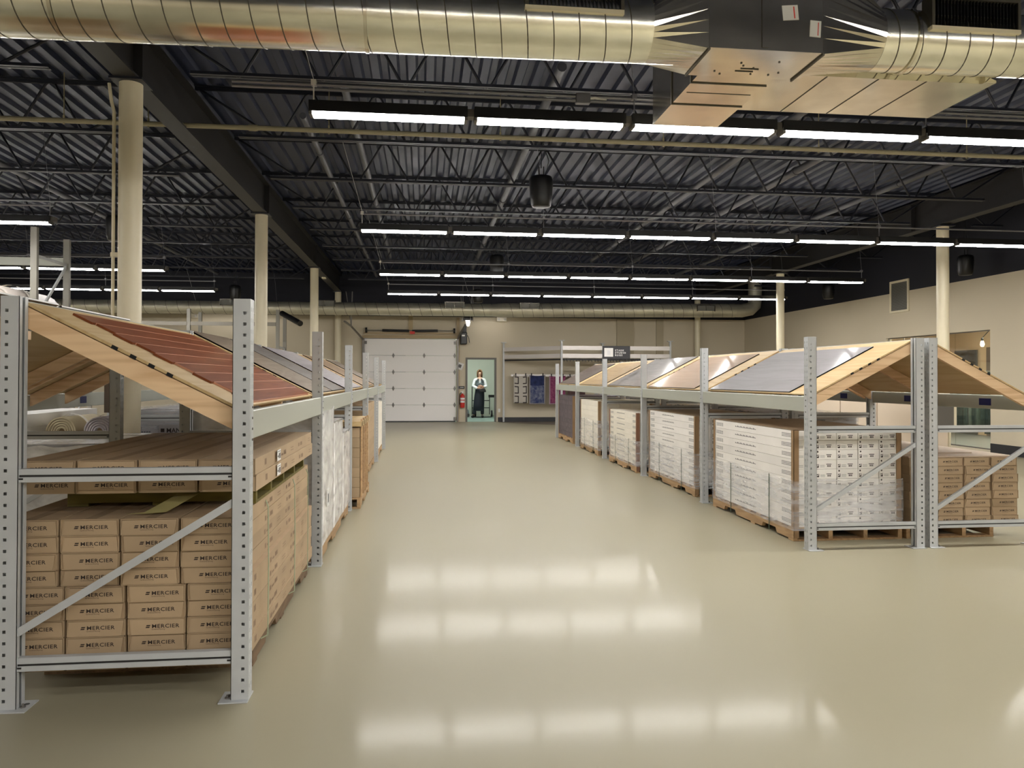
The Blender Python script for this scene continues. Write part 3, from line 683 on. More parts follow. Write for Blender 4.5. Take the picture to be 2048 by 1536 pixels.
# far duct in front of the back wall
t = thing('air_duct', 'long galvanised round duct running in front of the back wall', 'duct', (0, 24.3, 0))
spiral(-14.8, 3.60, 2.15, 3.635, .20, .33, 'round_duct', t, seam=.006, mt=M_GALVF)
spiral(2.6, 3.64, 10.2, 3.72, .225, .33, 'round_duct', t, seam=.006, mt=M_GALVF)
b = MB(); b.tube([(2.15, 0, 3.635), (2.6, 0, 3.64)], [.2, .225], 40, cap=False); b.build('reducer', M_GALVF, t)
b = MB(); b.tube([(10.2, 0, 3.72), (10.45, 0, 3.72), (10.75, 0, 3.78), (10.9, .02, 3.9), (10.94, .05, 4.15), (10.94, .05, 4.88)], .22, 30); b.build('elbow', M_GALVF, t)
for px in (-6.1, -3.3, .68, 3.05, 8.85):
    b = MB(); b.box(px, px+.56, -.27, -.16, 3.68, 3.84, 1); b.box(px-.03, px, -.28, -.15, 3.66, 3.86); b.box(px+.56, px+.59, -.28, -.15, 3.66, 3.86); b.box(px+.27, px+.29, -.275, -.16, 3.68, 3.84); b.box(px, px+.56, -.28, -.15, 3.84, 3.86)
    b.build('register_grille', [M_GALV2, mat('register_grey', srgb(120, 120, 116), .5)], t)

# ------------------------------------------------------------------ pallet racks
PH, PW, PD, FD = 1.829, .076, .07, 1.067
def perf(b, u0, u1, H, cols, fn, m=0):
    """perforated sheet: cols = [(a,b,[(z0,z1)...])] sorted by a"""
    u = u0
    for a, c, hs in cols:
        b.quad([fn(u, 0), fn(a, 0), fn(a, H), fn(u, H)], m)
        z = 0
        for h0, h1 in hs:
            b.quad([fn(a, z), fn(c, z), fn(c, h0), fn(a, h0)], m); z = h1
        b.quad([fn(a, z), fn(c, z), fn(c, H), fn(a, H)], m); u = c
    b.quad([fn(u, 0), fn(u1, 0), fn(u1, H), fn(u, H)], m)
def post_mesh(s, H=PH):
    b = MB(); n = int((H-.03)/.0508)
    sq = [(.03+i*.0508, .03+i*.0508+.014) for i in range(n)]
    sl = [(.045+i*.0508, .045+i*.0508+.019) for i in range(n)]
    perf(b, 0, PW, H, [(.016, .030, sq)], lambda u, z: (s*u, 0, z))
    perf(b, 0, PW, H, [(.016, .030, sq)], lambda u, z: (s*u, PD, z))
    perf(b, 0, PD, H, [(.015, .022, sl), (.048, .055, sl)], lambda u, z: (0, u, z))
    b.quad([(s*PW, 0, 0), (s*PW, .026, 0), (s*PW, .026, H), (s*PW, 0, H)]); b.quad([(s*PW, PD, 0), (s*PW, PD-.026, 0), (s*PW, PD-.026, H), (s*PW, PD, H)])
    return b.mesh('post', M_RACK)
POSTM = {1: post_mesh(1), -1: post_mesh(-1)}
def strut_mesh():
    b = MB(); L0, L1 = PW-.012, FD-PW+.012
    # C shaped strut with a folded rib line
    b.box(L0, L1, .012, .016, 0, .06); b.box(L0, L1, .008, .040, .0, .004); b.box(L0, L1, .008, .040, .056, .06)
    b.box(L0, L1, .006, .012, .001, .024); b.box(L0, L1, .006, .012, .034, .059); b.box(L0, L1, .010, .012, .024, .034, 1)
    for px in (L0+.004, L1-.03): b.box(px, px+.026, .0045, .006, .012, .02, 1)
    return b.mesh('strut', [M_RACK, M_GIRD])
def brace_mesh():
    b = MB(); b.bar((PW-.02, .03, .315), (FD-PW+.02, .03, .90), .022, .034, up=(0, 1, 0)); b.v = b.v
    b2 = MB(); p0, p1 = Vector((PW-.01, .022, .335)), Vector((FD-PW+.01, .022, .905))
    b2.bar(p0, p1, .034, .028, up=(0, 1, 0)); return b2.mesh('brace', M_RACK)
def plate_mesh(s):
    b = MB(); b.box(-.004*s, s*.125, -.03, PD+.03, 0.0005, .006)
    b.tube([(s*.095, .055, .006), (s*.095, .055, .0065)], .012, 10, 1)
    return b.mesh('base_plate', [M_RACK, M_GIRD])
def bolt_mesh(s):
    b = MB(); b.tube([(s*.095, .02, .006), (s*.095, .02, .012)], .012, 6); b.tube([(s*.095, .02, .012), (s*.095, .02, .022)], .005, 8)
    return b.mesh('anchor_bolt', M_HINGE)
BLT = {1: bolt_mesh(1), -1: bolt_mesh(-1)}
STR, BRC, PLT = strut_mesh(), brace_mesh(), {1: plate_mesh(1), -1: plate_mesh(-1)}
def part(nm, me, parent, loc=(0, 0, 0)):
    o = bpy.data.objects.new(nm, me); C.objects.link(o); o.parent = parent; o.location = loc; return o
def frame(px, py, lab):
    """px = left outer edge"""
    t = thing('rack_upright_frame', lab, 'rack frame', (px, py, 0), 'grey perforated upright frames of the low racks')
    for s, q in ((1, 0), (-1, FD)):
        o = part('post', POSTM[s], t, (q, 0, 0.006)); solidify(o, .0025, -1 if s == 1 else 1)
        pl_ = part('base_plate', PLT[s], t, (q, 0, 0)); part('anchor_bolt', BLT[s], pl_)
    part('strut', STR, t, (0, 0, .168)); part('strut', STR, t, (0, 0, 1.005)); part('brace', BRC, t)
    return t
PI = math.pi
XLa, YL, PL = -.7915, 3.628, 2.5125
XRa, YR, PR = 3.281, 6.243, 2.518
for k in range(6): frame(XLa-FD, YL+k*PL, 'grey upright frame, %s from the front of the left aisle rack' % ORD[k])
XLb = -2.296
for k in range(1, 4): frame(XLb-FD, YL+k*PL, 'grey upright frame, %s from the front of the rack behind the left one' % ORD[k])
for k in range(6): frame(XRa, YR+k*PR, 'grey upright frame, %s from the front of the right aisle rack' % ORD[k])
XRb = XRa+FD+.052
for k in range(6): frame(XRb, YR+k*PR, 'grey upright frame, %s from the front of the rack behind the right one' % ORD[k])

def beam(px, y0, y1, side, z0, z1, lab, tape=False, fitting=True):
    """side=+1: visible face toward +X; px = face plane"""
    t = thing('rack_beam', lab, 'rack beam', (px, y0, z0), 'grey box beams joining the rack frames')
    L_ = y1-y0; b = MB(); h = z1-z0
    b.box(-side*.045, -side*.004, PD+.004, L_-.004, 0, h); o = b.build('beam', M_BEAM, t); bevel(o, .004)
    if fitting:
        b = MB(); b.box(side*.001, side*.005, .012, .058, -.03, h+.05); ec = b.build('end_connector', M_RACK, t)
        b = MB()
        for zz in (0.0, .05, .1, .15): b.tube([(side*.005, .035, zz), (side*.009, .035, zz)], .006, 6)
        b.build('rivet_row', M_HINGE, ec)
    if tape:
        for yy, wd in ((.55, .16), (1.75, .14)):
            b = MB(); b.box(-side*.046, -side*.0475, yy, yy+wd, h*.25, h*.75); b.build('blue_tape', M_BLUE, t)
    return t
for k in range(5):
    y0, y1 = YL+k*PL, YL+(k+1)*PL
    beam(XLa, y0, y1, 1, 1.187, 1.32, 'grey shelf beam on the aisle side of the left rack, %s bay from the front' % ORD[k])
    beam(XLa-FD+.012, y0, y1, -1, 1.69, 1.822, 'grey ridge beam at the top of the left rack, %s bay from the front' % ORD[k], fitting=False)
    y0, y1 = YR+k*PR, YR+(k+1)*PR
    beam(XRa, y0, y1, -1, 1.187, 1.32, 'grey shelf beam on the aisle side of the right rack, %s bay from the front' % ORD[k])
    beam(XRa+FD-.012, y0, y1, 1, 1.69, 1.822, 'grey ridge beam at the top of the right rack, %s bay from the front' % ORD[k], fitting=False)
    if k < 4: beam(XRb+FD, y0, y1, 1, 1.187, 1.32, 'grey outer beam of the rear right rack, %s bay from the front' % ORD[k], tape=(k < 2))
for k in range(3):
    y0, y1 = YL+k*PL, YL+(k+1)*PL
    beam(XLb-FD, y0, y1, -1, 1.187, 1.32, 'grey outer beam of the rear left rack, %s bay from the front' % ORD[k], tape=(k < 2))

# ------------------------------------------------------------------ sloped display boards
SL0, SL1 = Vector((-.868, 0, 1.322)), Vector((-1.800, 0, 1.800))
def slope_frame(lo, hi):
    d = (hi-lo); L_ = d.length; d = d.normalized(); n = Vector((-d.z, 0, d.x)) if d.x > 0 else Vector((d.z, 0, -d.x))
    return lo, d, n, L_
def display(lo, hi, y0, y1, lab, near_gap=True, ply=None):
    sh0 = .31 if hi.x < 0 else .385
    lo, d, n, L_ = slope_frame(Vector(lo), Vector(hi))
    t = thing('display_ramp', lab, 'display ramp', (lo.x, y0, lo.z), 'sloped plywood display ramps on the racks')
    P = lambda s, y, q: (d.x*s+n.x*q, y, d.z*s+n.z*q)
    W_ = y1-y0
    def slab(b, s0, s1, ya, yb, q0, q1, m=0):
        b.hexa([P(s0, ya, q0), P(s1, ya, q0), P(s1, yb, q0), P(s0, yb, q0), P(s0, ya, q1), P(s1, ya, q1), P(s1, yb, q1), P(s0, yb, q1)], m)
    b = MB(); slab(b, 0.0, L_, .0, W_, .004, .018); bevel(b.build('plywood_sheet', ply or M_PLY, t), .002)
    for ya in (.002, W_/2-.02, W_-.042):
        b = MB(); c = .09
        # rafter cut plumb at both ends
        b.prism([(d.x*.01, d.z*.01), (d.x*L_*.995, d.z*L_*.995), (d.x*L_*.995, d.z*L_*.995-.098), (d.x*.01, d.z*.01-.098)], ya, ya+.038)
        b.build('rafter', M_PINE, t)
    for i in range(4):
        b = MB(); s = L_*(sh0+.087*i); slab(b, s, s+.03, -.0012, .004, .0, .017); b.build('gap_shim', M_DARK, t)
    return t, P, L_
def plank_panel(lo, hi, y0, y1, ya, yb, s0, s1, mats, rows, lab, stagger=.0, gap=.0016, thick=.011, q=.0185, seg=0, gapm=None):
    lo, d, n, L_ = slope_frame(Vector(lo), Vector(hi))
    o_ = Vector((lo.x, y0, lo.z)); P = lambda s, y, z: (d.x*s+n.x*z, y, d.z*s+n.z*z)
    b = MB(); S0, S1 = s0*L_, s1*L_; hh = (S1-S0)/rows
    for r in range(rows):
        st = (stagger if r % 2 else 0.)+random.uniform(-.004, .004) if stagger else 0
        e0, e1 = ya+st, yb-(stagger*.5 if r % 2 == 0 else 0)
        cuts = [e0]+sorted(random.uniform(e0+.3, e1-.3) for _ in range(seg))+[e1]
        for j in range(len(cuts)-1):
            a, c = cuts[j], cuts[j+1]-(.0012 if j < len(cuts)-2 else 0)
            q0, q1 = S0+r*hh+gap/2, S0+(r+1)*hh-gap/2
            b.hexa([P(q0, a, q), P(q1, a, q), P(q1, c, q), P(q0, c, q), P(q0, a, q+thick), P(q1, a, q+thick), P(q1, c, q+thick), P(q0, c, q+thick)], random.randrange(len(mats)))
    b.hexa([P(S0, ya+stagger, q), P(S1, ya+stagger, q), P(S1, yb-stagger, q), P(S0, yb-stagger, q), P(S0, ya+stagger, q+thick-.0003), P(S1, ya+stagger, q+thick-.0003), P(S1, yb-stagger, q+thick-.0003), P(S0, yb-stagger, q+thick-.0003)], len(mats))
    o = b.build('flooring_sample_panel', list(mats)+[gapm or M_LABEL], loc=o_)
    return tag(o, lab, 'flooring sample panel', 'glossy flooring sample panels on the ramps')
def fwood(nm, a, bb, k=3, coat=.7, rings=6, rough=.35):
    coat = min(coat, .16); rough = max(rough, .5)
    out = []
    for i in range(k):
        f = 1+(i-(k-1)/2)*.08
        out.append(mat_wood('%s_%d' % (nm, i), tuple(min(1, c*f) for c in srgb(*a)), tuple(min(1, c*f) for c in srgb(*bb)), rough, 1.4, 1, rings, coat=coat, rnd=0.0))
    return out
W_RED = fwood('red_brown_plank', (129, 73, 43), (104, 55, 30), 3, .22)
W_TAUPE = fwood('taupe_plank', (134, 120, 104), (106, 92, 78), 3, .4)
W_GREY = fwood('grey_plank', (133, 126, 121), (117, 107, 103), 3, .5)
W_PALE = fwood('pale_grey_plank', (171, 165, 167), (156, 149, 150), 3, .4)
W_TAN = fwood('tan_plank', (160, 132, 98), (136, 106, 74), 3, .5)
W_LAV = fwood('light_grey_plank', (124, 119, 120), (114, 108, 109), 2, 1., 5, .2)
W_PEACH = fwood('peach_plank', (143, 117, 92), (131, 105, 80), 2, 1., 5, .2)
W_GTP = fwood('grey_taupe_plank', (114, 106, 100), (95, 86, 81), 3, 1., 6, .2)
W_OAK = fwood('honey_oak_plank', (155, 129, 88), (138, 109, 68), 3, 1., 6, .2)
W_BRN = fwood('smoky_brown_plank', (100, 88, 81), (81, 71, 64), 3, 1., 6, .2)
cfgL = [(W_RED, 'glossy red brown plank panel with pale joint lines, nearest left ramp', .30, 2.30, .0, .93, 9, .045),
        (W_TAUPE, 'taupe and tan streaked plank panel on the second left ramp, dark front edge', .06, 1.22, .0, 1.04, 5, 0.),
        (W_PALE, 'pale whitish grey plank panel on the third left ramp', .08, 2.1, .0, 1.0, 5, 0.),
        (W_TAN, 'tan plank panel on the fourth left ramp', .25, 2.2, .0, .97, 6, 0.),
        (W_TAUPE, 'brown plank panel on the farthest left ramp', .25, 2.2, .0, .95, 6, 0.)]
for k in range(5):
    y0 = YL+k*PL+PD+.006; y1 = YL+(k+1)*PL-.006
    display(SL0, SL1, y0, y1, 'plywood and pine display ramp, %s bay of the left aisle rack' % ORD[k])
    m, lb, a, c, s0, s1, rows, stg = cfgL[k]
    plank_panel(SL0, SL1, y0, y1, a, c, s0+.012, s1, m, rows, lb, stg, seg=1 if k == 0 else 0, gap=.006 if k == 0 else .0016, gapm=mat('joint_line_tan', srgb(196, 140, 110), .5) if k == 0 else M_GIRD)
    if k == 1: plank_panel(SL0, SL1, y0, y1, 1.27, 2.36, .012, 1.03, W_GREY, 5, 'light grey plank panel beside the taupe one on the second left ramp', 0., gapm=M_GIRD)
def mir(v, cx0, cx1): return Vector((cx1+(cx0-v.x), 0, v.z))
SR0, SR1 = Vector((XRa+.077, 0, 1.322)), Vector((XRa+FD-.058, 0, 1.800))
cfgR = [(W_LAV, 'glossy pale lavender grey panel on the nearest right ramp', .42, 2.38, .0, .90, 4),
        (W_PEACH, 'glossy peach toned panel on the second right ramp', .40, 2.38, .0, .92, 4),
        (W_GTP, 'grey taupe plank panel on the third right ramp', .22, 2.38, .0, .99, 5),
        (W_OAK, 'honey oak plank panel on the fourth right ramp', .25, 2.38, .0, .93, 5),
        (W_BRN, 'smoky brown plank panel on the farthest right ramp', .25, 2.38, .0, .95, 5)]
for k in range(5):
    y0 = YR+k*PR+PD+.006; y1 = YR+(k+1)*PR-.006
    display(SR0, SR1, y0, y1, 'plywood and pine display ramp, %s bay of the right aisle rack' % ORD[k])
    m, lb, a, c, s0, s1, rows = cfgR[k]
    plank_panel(SR0, SR1, y0, y1, a, c, s0+.012, s1, m, rows, lb, gap=.0008, gapm=M_GREYINK)
SQ0, SQ1 = Vector((XRb+FD-.077, 0, 1.322)), Vector((XRb+.058, 0, 1.800))
for k in range(4):
    y0 = YR+k*PR+PD+.006; y1 = YR+(k+1)*PR-.006
    display(SQ0, SQ1, y0, y1, 'plywood display ramp sloping to the right, %s bay of the rear right rack' % ORD[k])
    plank_panel(SQ0, SQ1, y0, y1, .3, 2.38, .012, .93, W_TAN, 5, 'tan plank panel on the rear right rack, %s ramp from the front' % ORD[k])
SP0, SP1 = Vector((XLb-FD+.077, 0, 1.322)), Vector((XLb-.058, 0, 1.800))
display(SP0, SP1, YL+PL+PD+.006, 7.52, 'short plywood display ramp of the rear left rack, ending at the thick column')
display(SP0, SP1, YL+PD+.006, YL+PL-.006, 'plywood display ramp sloping left, first bay of the rear left rack')
plank_panel(SP0, SP1, YL+PD+.006, YL+PL-.006, .1, 1.2, .1, 1.19, W_TAN, 5, 'tan plank panel rising above the left ridge, nearer one')
plank_panel(SP0, SP1, YL+PD+.006, YL+PL-.006, 1.26, 2.36, .1, 1.18, W_TAN, 5, 'tan plank panel rising above the left ridge, farther one')

# ------------------------------------------------------------------ pallets
def pallet(x0, x1, y0, y1, z0, z1, lab, m=M_PALLET, along='y', nst=4, second=None):
    t = thing('wooden_pallet', lab, 'pallet', (x0, y0, z0), 'wooden pallets under the stacks')
    W_, L_, H = x1-x0, y1-y0, z1-z0; bt = .016
    if along == 'y':
        for i in range(nst):
            px = (W_-.038)*i/(nst-1); n1, n2 = L_*.17, L_*.34; n3, n4 = L_*.66, L_*.83; zz = H*.5
            poly = [(0, bt), (n1, bt), (n1+.03, zz), (n2-.03, zz), (n2, bt), (n3, bt), (n3+.03, zz), (n4-.03, zz), (n4, bt), (L_, bt), (L_, H-bt), (0, H-bt)]
            b = MB(); b.prism(poly, px, px+.038, axis='x'); b.build('stringer', m, t)
        b = MB(); n = max(5, int(L_/.2))
        for i in range(n): q = (L_-.1)*i/(n-1); b.box(0, W_, q, q+.1, H-bt, H)
        b.build('top_deck', m, t)
        for q in (0, L_*.42, L_-.1): b = MB(); b.box(0, W_, q, q+.1, 0, bt); b.build('bottom_board', m, t)
    else:
        for i in range(nst):
            q = (L_-.038)*i/(nst-1); b = MB(); b.box(0, W_, q, q+.038, bt, H-bt); b.build('stringer', second or m, t)
        b = MB(); n = max(5, int(W_/.16))
        for i in range(n): q = (W_-.1)*i/(n-1); b.box(q, q+.1, 0, L_, H-bt, H)
        b.build('top_deck', m, t)
        for q in (0, W_/2-.05, W_-.1): b = MB(); b.box(q, q+.1, 0, L_, 0, bt); b.build('bottom_board', m, t)
    return t

# ------------------------------------------------------------------ cartons
LOGO = text_geo('MERCIER', .0245, .0004, spacing=1.1); LOGO = ([(u*1.18, v) for u, v in LOGO[0]], LOGO[1])
SUB = text_geo('hardwood flooring', .0078)
def kraft_carton(W_, L_, H, variant, side=True, printed=True):
    b = MB(); e = .006; g = .0015
    b.box(g, W_-g, e, L_, 0, H-g)                       # body
    b.box(g, g+.003, 0, e, 0, H-g); b.box(W_-g-.003, W_-g, 0, e, 0, H-g); b.box(g, W_-g, 0, e, H-g-.003, H-g); b.box(g, W_-g, 0, e, 0, .003)
    f = [(.006, .004), (W_-.006, .004), (W_-.012, H-.007), (.02, H-.007)] if variant == 0 else ([(.016, .003), (W_-.007, .003), (W_-.007, H-.008), (.008, H-.006)] if variant == 1 else [(.004, .003), (W_-.018, .003), (W_-.008, H-.007), (.008, H-.009)])
    b.prism(f, .0, e-.001)
    lx = W_*.27+(.02 if variant == 1 else 0)
    if printed:
        zb = H*.40
        b.text(LOGO, lambda u, v: (lx+.018+u, -.0006, zb+v), 1)
        b.text(SUB, lambda u, v: (lx+.018+u, -.0006, zb-.009+v), 1)
        for dz in (0, .008): b.quad([(lx-.010+dz*.3, -.0006, zb+dz+.001), (lx+.007+dz*.3, -.0006, zb+dz+.001), (lx+.011+dz*.3, -.0006, zb+dz+.0065), (lx-.006+dz*.3, -.0006, zb+dz+.0065)], 1)
    if side:
        for sx, q in ((W_-g+.0005, 1), (g-.0005, -1)):
            for (ya, yb, za, zb_) in [(.22, .27, .3, .7), (.62, .66, .25, .6), (.68, .74, .3, .45), (.76, .84, .3, .62), (1.0, 1.1, .3, .36), (1.0, 1.1, .5, .56), (1.28, 1.33, .3, .6), (1.36, 1.44, .3, .6), (1.7, 1.8, .3, .36), (1.7, 1.8, .5, .56)]:
                if yb < L_-.03:
                    n = 5 if yb-ya > .055 else 3
                    for k in range(n):
                        a = ya+(yb-ya)*k/n; c = a+(yb-ya)/n*.7; z0 = H*za; z1 = H*zb_
                        b.quad([(sx, a, z0), (sx, c, z0), (sx, c, z1), (sx, a, z1)], 2)
        # tape / score lines on the top
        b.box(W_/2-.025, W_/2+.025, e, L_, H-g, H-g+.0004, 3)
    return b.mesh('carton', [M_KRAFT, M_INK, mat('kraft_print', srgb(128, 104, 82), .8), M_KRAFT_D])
HIDDEN = []
def place_cartons(meshes, cols, rows, X0, Y0, Z0, W_, H, gapx, labf, group, jx=.003, jy=.01, skip=None, shift=None, name='flooring_carton', cat='carton', rot=.0015, keep=None):
    n = 0
    for r in range(rows):
        for c in range(cols):
            if skip and skip(c, r): continue
            me = meshes[random.randrange(len(meshes))]; sx = shift(r) if shift else 0
            if keep and not keep(c, r):
                HIDDEN.append((me, (X0+c*(W_+gapx)+sx, Y0, Z0+r*H))); continue
            o = bpy.data.objects.new(name, me); C.objects.link(o)
            o.location = (X0+c*(W_+gapx)+sx+random.uniform(-jx, jx), Y0+random.uniform(-jy, jy), Z0+r*H)
            o.rotation_euler.z = random.uniform(-rot, rot)
            tag(o, labf(c, r), cat, group); n += 1
    return n
KW, KH = .258, .0772
KM = [kraft_carton(KW, 2.2, KH, v) for v in (0, 1, 2)]
pallet(-1.86, -.86, 4.05, 5.9, 0.001, .122, 'wooden pallet under the tall stack of brown cartons, nearest left', mat_wood('shaded_pallet_wood', srgb(120, 96, 70), srgb(84, 66, 48), .8, 2, 1, 6))  # pallet wood darkened in colour to stand for shade under the stack
rowlab = lambda rows, r: ORD[rows-1-r]
place_cartons(KM, 4, 9, -1.925, 3.745, .124, KW, KH, .009, lambda c, r: 'brown printed carton, %s from left, %s row down, lower stack of nearest left rack' % (ORD[c], rowlab(9, r)),
              'brown cartons in the lower left stack', shift=lambda r: .03 if r < 5 else -.0)
for lc in (-1.3,):
    pass
KT = [kraft_carton(.268, 1.86, .079, v) for v in (0, 1, 2)]
pallet(-1.78, -.86, 4.1, 5.7, .8215, .921, 'yellow stained pallet between the two left carton stacks', M_PALLETY, 'x', 5)
place_cartons(KT, 4, 2, -1.90, 3.835, .923, .268, .0795, .008, lambda c, r: 'brown printed carton, %s from left, %s layer of the upper left stack' % (ORD[c], 'top' if r else 'bottom'),
              'brown cartons in the upper left stack', jy=.006)
for zz, lb in ((.935, 'lower'), (1.015, 'upper')):
    b = MB(); b.box(0, .0012, 0, .10, 0, .06); b.box(.0012, .0016, .04, .06, .012, .04, 1); b.box(.0012, .0016, .01, .09, .048, .051, 1); b.box(.0012, .0016, .07, .09, .01, .04, 1); b.box(.0012, .0016, .01, .03, .02, .03, 1)
    tag(b.build('shipping_label', [M_LABEL, M_INK], loc=(-.7955+(.0), 4.33, zz)), 'white shipping label on the aisle side of the %s overhanging brown carton' % lb, 'label')
# plastic straps on the near left stack
for yy, nm in ((4.12, 'front'), (4.95, 'middle'), (5.5, 'rear')):
    b = MB(); pts = [(-.835, yy, .835), (-.8255, yy+.01, .80), (-.8255, yy+.03, .5), (-.8255, yy+.02, .13), (-.86, yy, .118)]
    for i in range(len(pts)-1): b.bar(pts[i], pts[i+1], .004, .012, up=(0, 1, 0))
    tag(b.build('packing_strap', mat('pale_green_strap', srgb(150, 160, 130), .4), loc=(.022, 0, 0)), 'pale green packing strap round the nearest left carton stack, %s one' % nm, 'strap', 'packing straps on the left stack')
b = MB(); P = [(0, 0, 0), (-.05, -.05, -.03), (-.12, -.09, -.07), (-.2, -.1, -.075)]
for i in range(3):
    a, c = Vector(P[i]), Vector(P[i+1]); b.quad([a, a+Vector((.1, 0, 0)), c+Vector((.1, 0, 0)), c])
o = b.build('loose_tag', mat('yellow_film', srgb(140, 130, 84), .6), loc=(-1.2, 3.93, .90)); solidify(o, .001)
tag(o, 'loose yellow paper tag hanging from the yellow pallet', 'tag')

# white cartons of the right rack
def white_carton(W_, L_, H, m, ends=True, sides=True, v=0, mid=True):
    b = MB(); g = .001; b.box(g, W_-g, 0, L_, g, H-g)
    y = -.0006
    if ends:
        b.quad([(.012, y, H*.16), (.034, y, H*.16), (.034, y, H*.50), (.028, y, H*.52), (.028, y, H*.3), (.012, y, H*.28)], 1)
        b.quad([(.012, y, H*.36), (.022, y, H*.36), (.022, y, H*.48), (.012, y, H*.48)], 1)
        b.quad([(.105, y, H*.46), (.155, y, H*.46), (.155, y, H*.53), (.105, y, H*.53)], 1)
        for i in range(3): b.quad([(.115+i*.012, y, H*.22), (.123+i*.012, y, H*.22), (.123+i*.012, y, H*.40), (.115+i*.012, y, H*.40)], 1)
        for i in range(3): b.quad([(.045, y, H*(.2+i*.1)), (.09, y, H*(.2+i*.1)), (.09, y, H*(.225+i*.1)), (.045, y, H*(.225+i*.1))], 2)
        if v != 2:
            n = 10; b.quad([(.022+.008*math.cos(6.283*i/n), y, H*.8+.008*math.sin(6.283*i/n)) for i in range(n)], 1)
    if sides:
        for sx in (g-.0005,):
            for y0 in (.05, L_-.26):
                for r in range(3):
                    for k in range(7):
                        a = y0+k*.028; b.quad([(sx, a, H*(.30+.15*r)), (sx, a+.02, H*(.30+.15*r)), (sx, a+.02, H*(.38+.15*r)), (sx, a, H*(.38+.15*r))], 2)
            if mid:
                for k in range(20):
                    a = L_*.42+k*.026; b.quad([(sx, a, H*.48), (sx, a+.018, H*.48), (sx, a+.018, H*(.56+.05*(k % 3))), (sx, a, H*(.56+.05*(k % 3)))], 2)
    return b.mesh('carton', [m, M_INK, M_GREYINK])
def edge_board(px, py, z0, z1, sx, sy, lab, m=M_PROT, wd=.05):
    b = MB(); b.box(0, sx*wd, 0, sy*.004, 0, z1-z0); b.box(0, sx*.004, 0, sy*wd, 0, z1-z0)
    tag(b.build('edge_protector', m, loc=(px, py, z0)), lab, 'edge protector', 'cardboard edge boards on the pallet corners')
def wrap(x0, x1, y0, y1, z0, z1, lab, m=M_WRAP, top=False, amp=.004, group='stretch film round the pallets'):
    b = MB(); per = []; st = .09
    def edge(ax, ay, bx, by):
        n = max(2, int(math.hypot(bx-ax, by-ay)/st))
        for i in range(n): per.append((ax+(bx-ax)*i/n, ay+(by-ay)*i/n))
    edge(x0, y0, x1, y0); edge(x1, y0, x1, y1); edge(x1, y1, x0, y1); edge(x0, y1, x0, y0)
    nz = max(3, int((z1-z0)/.07)); n = len(per); cx, cy = (x0+x1)/2, (y0+y1)/2
    vs = []
    for j in range(nz+1):
        z = z0+(z1-z0)*j/nz
        for (px, py) in per:
            a = random.uniform(0, amp); dx = 1 if px >= x1-1e-6 else (-1 if px <= x0+1e-6 else 0); dy = 1 if py >= y1-1e-6 else (-1 if py <= y0+1e-6 else 0)
            vs.append((px+dx*a, py+dy*a, z+(random.uniform(-.012, .012) if j == nz else 0)))
    b.add(vs, [(j*n+k, j*n+(k+1) % n, (j+1)*n+(k+1) % n, (j+1)*n+k) for j in range(nz) for k in range(n)], 0, True)
    if top:
        q = MB(); q.box(x0+.006, x1-.006, y0+.006, y1-.006, 0, .002)
        tag(q.build('plastic_sheet', m, loc=(0, 0, z1+.014)), 'plastic sheet on top of the '+lab.split('round the ')[1], 'plastic sheet')
    o = b.build('stretch_film', m)
    return tag(o, lab, 'stretch film', group)
def strap_loop(x0, x1, y, z0, z1, lab, m=None):
    b = MB(); e = .004
    b.box(x0-e, x0-.001, y, y+.013, z0, z1+e); b.box(x0-e, x0+.004, y, y+.013, z0-.003, z0-.0005)
    tag(b.build('packing_strap', m or M_STRAP), lab, 'strap', 'packing straps on the right stacks')

def right_stack(k, x0, y0, y1, ztop, zbase, W_, rows, m, who, keep=None, ends=True, sides=True, prot=M_PROT, wrapz=.55, cols=5, straps=True, topsheet=None, mid=True):
    L_ = y1-y0-.02; H = (ztop-zbase)/rows; X1 = x0+cols*(W_+.003)
    pallet(x0-.01, X1+.01, y0, y1, .001, zbase-.001, 'wooden pallet under the %s' % who)
    ms = [white_carton(W_, L_, H, m, ends, sides, v, mid) for v in (0, 2)]
    place_cartons(ms, cols, rows, x0, y0+.01, zbase, W_, H, .003, lambda c, r: '%s carton, %s from aisle, %s row down, %s' % (who.split()[0], ORD[c], rowlab(rows, r), ' '.join(who.split()[1:])),
                  'cartons in the '+who, jx=.0008, jy=.005, rot=.0008, keep=keep)
    edge_board(x0-.007, y0-.001, zbase-.10, ztop+.004, 1, 1, 'brown edge board, front aisle corner, %s' % who, prot)
    edge_board(X1+.006, y0-.001, zbase-.02, ztop-.01, -1, 1, 'brown edge board, front inner corner, %s' % who, prot)
    edge_board(x0-.007, y1+.001, zbase-.05, ztop+.004, 1, -1, 'brown edge board, rear aisle corner, %s' % who, prot)
    if wrapz: wrap(x0-.012, X1+.012, y0-.009, y1+.01, zbase-.03, wrapz, 'clear stretch film round the lower part of the %s' % who)
    if straps:
        for i, f in enumerate((.24, .72)): strap_loop(x0-.018, X1+.018, y0+(y1-y0)*f, .02, wrapz+.004, 'dark green strap round the %s, %s one' % (who, ('near', 'far')[i]))
    if topsheet:
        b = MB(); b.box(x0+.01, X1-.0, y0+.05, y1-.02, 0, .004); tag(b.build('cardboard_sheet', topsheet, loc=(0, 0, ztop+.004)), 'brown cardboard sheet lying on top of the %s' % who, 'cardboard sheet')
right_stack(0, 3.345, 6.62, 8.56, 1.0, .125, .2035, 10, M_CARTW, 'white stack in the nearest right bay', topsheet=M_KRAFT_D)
right_stack(1, 3.372, 9.23, 11.21, 1.0, .125, .2035, 10, M_CARTW, 'white stack in the second right bay', keep=lambda c, r: c < 2, topsheet=M_KRAFT_D)
